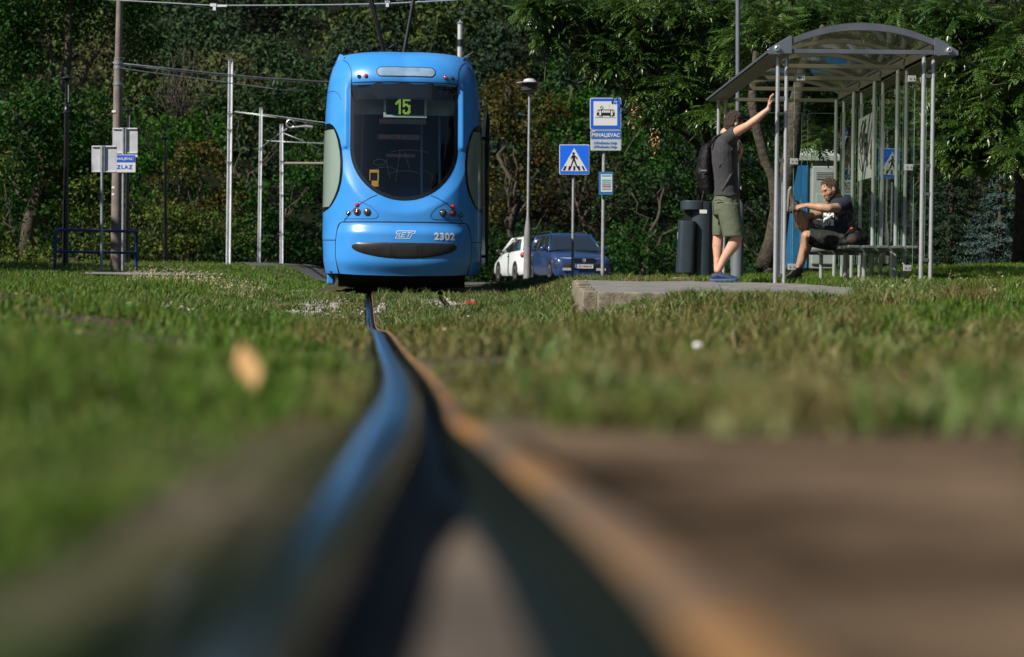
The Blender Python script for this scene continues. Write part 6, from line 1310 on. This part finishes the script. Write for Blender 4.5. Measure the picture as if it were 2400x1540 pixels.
q = MB(); q.box(A(300, 617, -.148), (.06, .006, .012)); q.build('label_tab', M_galv, bag)
# ---------------- seated man
Yq = 22.6
def C(zx, zy, d=0.): return at((2950 + zx / 2.75) / 1.6733, (600 + zy / 2.75) / 1.6733, Yq + d)
k2 = 1 / 950.
b0 = C(960, 1050); man2 = thing('person', 'bearded man in navy T-shirt sitting on the bench tying his raised shoe', 'person', (b0.x, b0.y, .44))
mb = MB(); hc = C(838, 398, -.02); HM = basis((-.88, -.38, -.42), (-.25, 0, 1))
head(mb, hc, HM, 1.02); cap_(mb, C(925, 500, .02), .066, C(872, 450, 0), .060)
mb.loft([oval(C(x, y), XU, YU, w_ * k2, d_) for x, y, w_, d_ in ((925, 510, 60, .10), (945, 560, 110, .18), (950, 660, 130, .19), (960, 780, 140, .18), (975, 900, 130, .18), (985, 1000, 120, .17))])
chain(mb, [C(985, 560, -.19), C(930, 590, -.27), C(830, 597, -.36)], [.066, .058, .050]); chain(mb, [C(830, 597, -.36), C(740, 588, -.33), C(590, 566, -.24)], [.050, .048, .029])
hand(mb, C(590, 566, -.24), (-1, .15, -.1), (0, .55, -.8), 1, curl=.7, k=.95)
chain(mb, [C(890, 590, .19), C(720, 660, .14), C(600, 690, .06)], [.062, .052, .044]); chain(mb, [C(600, 690, .06), C(540, 660, .02), C(478, 612, -.03)], [.046, .045, .030])
hand(mb, C(485, 615, -.03), (-.1, -.35, 1), (-.6, -.7, 0), -1, curl=.8, k=.9)
chain(mb, [C(985, 945, -.12), C(590, 900, -.12)], [.10, .068]); chain(mb, [C(590, 900, -.12), C(588, 985, -.105), C(545, 1110, -.10), C(497, 1262, -.10)], [.068, .072, .055, .040])
chain(mb, [C(985, 920, .12), C(600, 800, .06)], [.10, .074]); chain(mb, [C(572, 800, .05), C(530, 760, .0), C(468, 620, -.10)], [.070, .066, .042])
mb.build('body', M_skin2, man2, remesh=.0058, smo=3)
hr = hair(man2, hc, HM, M_hair2, 9, 1.02, 1.1, 200); eyes(man2, hc, HM)
mb = MB(); E = lambda x, y, z, r: mb.ell(Vector(hc) + HM @ Vector((x, y, z)), r, rot=HM)
E(.030, 0, -.058, (.060, .0585, .058)); E(.070, 0, -.092, (.028, .034, .024)); E(.0, .055, -.035, (.03, .022, .04)); E(.0, -.055, -.035, (.03, .022, .04)); mb.build('beard', mat('short_beard', (.055, .030, .018), .8, col2=(.11, .06, .035), scale=70, bump=.6, bscale=250), man2, smooth=True)
mb = MB(); mb.ell(Vector(hc) + HM @ Vector((.093, 0, -.062)), (.008, .021, .007), rot=HM); mb.build('lips', mat('lip_skin', (.40, .16, .13), .5), man2, smooth=True)
mb = MB(); T2 = [(925, 488, 62, .11), (940, 520, 108, .18), (945, 570, 138, .215), (935, 640, 162, .22), (928, 720, 172, .22), (938, 800, 178, .215), (960, 870, 168, .21), (985, 930, 150, .20)]
mb.loft([[p + XU * .006 * math.sin(t_ * 1.9 + i * 2.) for t_, p in enumerate(oval(C(x, y), XU, YU, w_ * k2, d_))] for i, (x, y, w_, d_) in enumerate(T2)])
chain(mb, [C(995, 560, -.16), C(950, 582, -.24)], [.092, .082]); mb.tube([C(950, 582, -.24), C(905, 590, -.285)], [.083, .075], 14)
chain(mb, [C(890, 580, .17), C(800, 630, .17)], [.088, .076]); mb.tube([C(800, 630, .17), C(725, 660, .145)], [.076, .068], 14)
mb.build('t_shirt', M_tee2, man2, remesh=.007, smo=3)
def ts(zx, zy):   # point on the front of his shirt
    x = interp(zy, [(q[1], q[0]) for q in T2]); w_ = interp(zy, [(q[1], q[2]) for q in T2]) + 5; d = interp(zy, [(q[1], q[3]) for q in T2]); c = max(-1, min(1, (zx - x) / w_)); return C(zx, zy, -d * math.sqrt(max(0, 1 - c * c)) - .006)
mb = MB(); mb.grid([[ts(lerp(768, 880, u), y) for u in np.linspace(0, 1, 10)] for y in np.linspace(645, 782, 10)])
mp = bpy.data.materials.new('printed_motif'); mp.use_nodes = True; t = mp.node_tree; N = t.nodes; L = t.links; tc = N.new('ShaderNodeTexCoord'); nz = N.new('ShaderNodeTexNoise'); nz.inputs['Scale'].default_value = 26; nz.inputs['Detail'].default_value = 3; nz.inputs['Distortion'].default_value = 1.5
rp = N.new('ShaderNodeValToRGB'); rp.color_ramp.interpolation = 'CONSTANT'; rp.color_ramp.elements[0].color = (.012, .016, .03, 1); rp.color_ramp.elements[1].color = (.62, .64, .66, 1); rp.color_ramp.elements[1].position = .47
L.new(tc.outputs['Object'], nz.inputs['Vector']); L.new(nz.outputs['Fac'], rp.inputs[0]); L.new(rp.outputs[0], N['Principled BSDF'].inputs['Base Color']); N['Principled BSDF'].inputs['Roughness'].default_value = .8
mb.build('shirt_print', mp, man2, smooth=True)
mb = MB(); mb.loft([oval(C(x, y), XU, YU, w_ * k2, d_) for x, y, w_, d_ in ((985, 860, 140, .19), (990, 920, 155, .21), (990, 990, 150, .21), (985, 1030, 120, .18))])
mb.loft([oval(C(x, y, d), Vector((.15, 0, 1)), YU, w_ * k2, q) for x, y, d, w_, q in ((985, 945, -.12, 105, .12), (820, 940, -.12, 108, .115), (700, 925, -.12, 100, .11), (606, 905, -.12, 92, .10))])
mb.loft([oval(C(x, y, d), Vector((.3, 0, 1)), YU, w_ * k2, q) for x, y, d, w_, q in ((985, 900, .12, 100, .12), (820, 850, .10, 100, .115), (700, 815, .08, 92, .11), (590, 792, .055, 84, .10))])
mb.build('shorts', M_short2, man2, remesh=.008, smo=2)
shoe(man2, C(372, 640, -.11), C(398, 362, -.13), (1, -.38, .05), M_shoe2, M_sole2, 1.2, high=.06)
q = MB(); q.ell(C(425, 600, -.12), (.055, .05, .055)); q.ell(C(455, 590, -.12), (.045, .045, .05)); q.build('shoe_heel', M_shoe2, man2, smooth=True)
q = MB(); q.tube([C(500, 590, -.11), C(462, 600, -.11), C(440, 600, -.11)], [.052, .050, .046], 14); q.build('shoe_collar', M_shoe2, man2, smooth=True)
shoe(man2, C(520, 1345, -.10), C(345, 1385, -.22), (0, 0, 1), M_shoe2, M_sole2, 1.15, high=.035)
q = MB(); q.tube([C(492, 1235, -.10), C(505, 1300, -.10)], [.048, .052], 14); q.build('sock', M_shoe2, man2, smooth=True)
for pts in ([(470, 600), (458, 700), (466, 800), (460, 862)], [(482, 602), (478, 700), (472, 800), (481, 915)]): q = MB(); q.tube([C(a, b, -.17) for a, b in pts], .0025, 5); q.build('hanging_lace', mat('brown_lace', (.09, .06, .045), .7), man2, smooth=True)
bag2 = thing('rucksack', 'black rucksack lying on the bench behind the seated man', 'backpack', C(1070, 1025, -.35))
mb = MB(); mb.ell(C(1100, 930, -.42), (.13, .14, .10)); mb.ell(C(1165, 930, -.40), (.10, .13, .095)); mb.ell(C(1010, 965, -.44), (.085, .12, .062)); mb.ell(C(1120, 870, -.42), (.085, .10, .06)); mb.build('bag', M_bag, bag2, remesh=.009, smo=2)
q = MB(); q.tube([C(1000, 900, -.50), C(1050, 830, -.52), (C(1120, 800, -.50)), C(1175, 830, -.48), C(1195, 880, -.46)], .011, 8); q.build('carry_handle', M_bag, bag2, smooth=True)
q = MB(); q.tube([C(950, 975, -.50), C(900, 1010, -.52), C(850, 1028, -.5)], .008, 6); q.build('shoulder_strap', M_bag, bag2, smooth=True)
q = MB(); q.box(C(1068, 812, -.52), (.03, .01, .02), rot=Matrix.Rotation(-.6, 3, 'Y')); q.build('orange_tag', mat('orange_tag', (.8, .10, .03), .5), bag2)
q = MB(); q.ell(C(1075, 940, -.55), (.06, .02, .035)); q.build('mesh_pocket', mat('dark_red_nylon', (.05, .022, .02), .8), bag2, smooth=True)
bpy.context.view_layer.update()
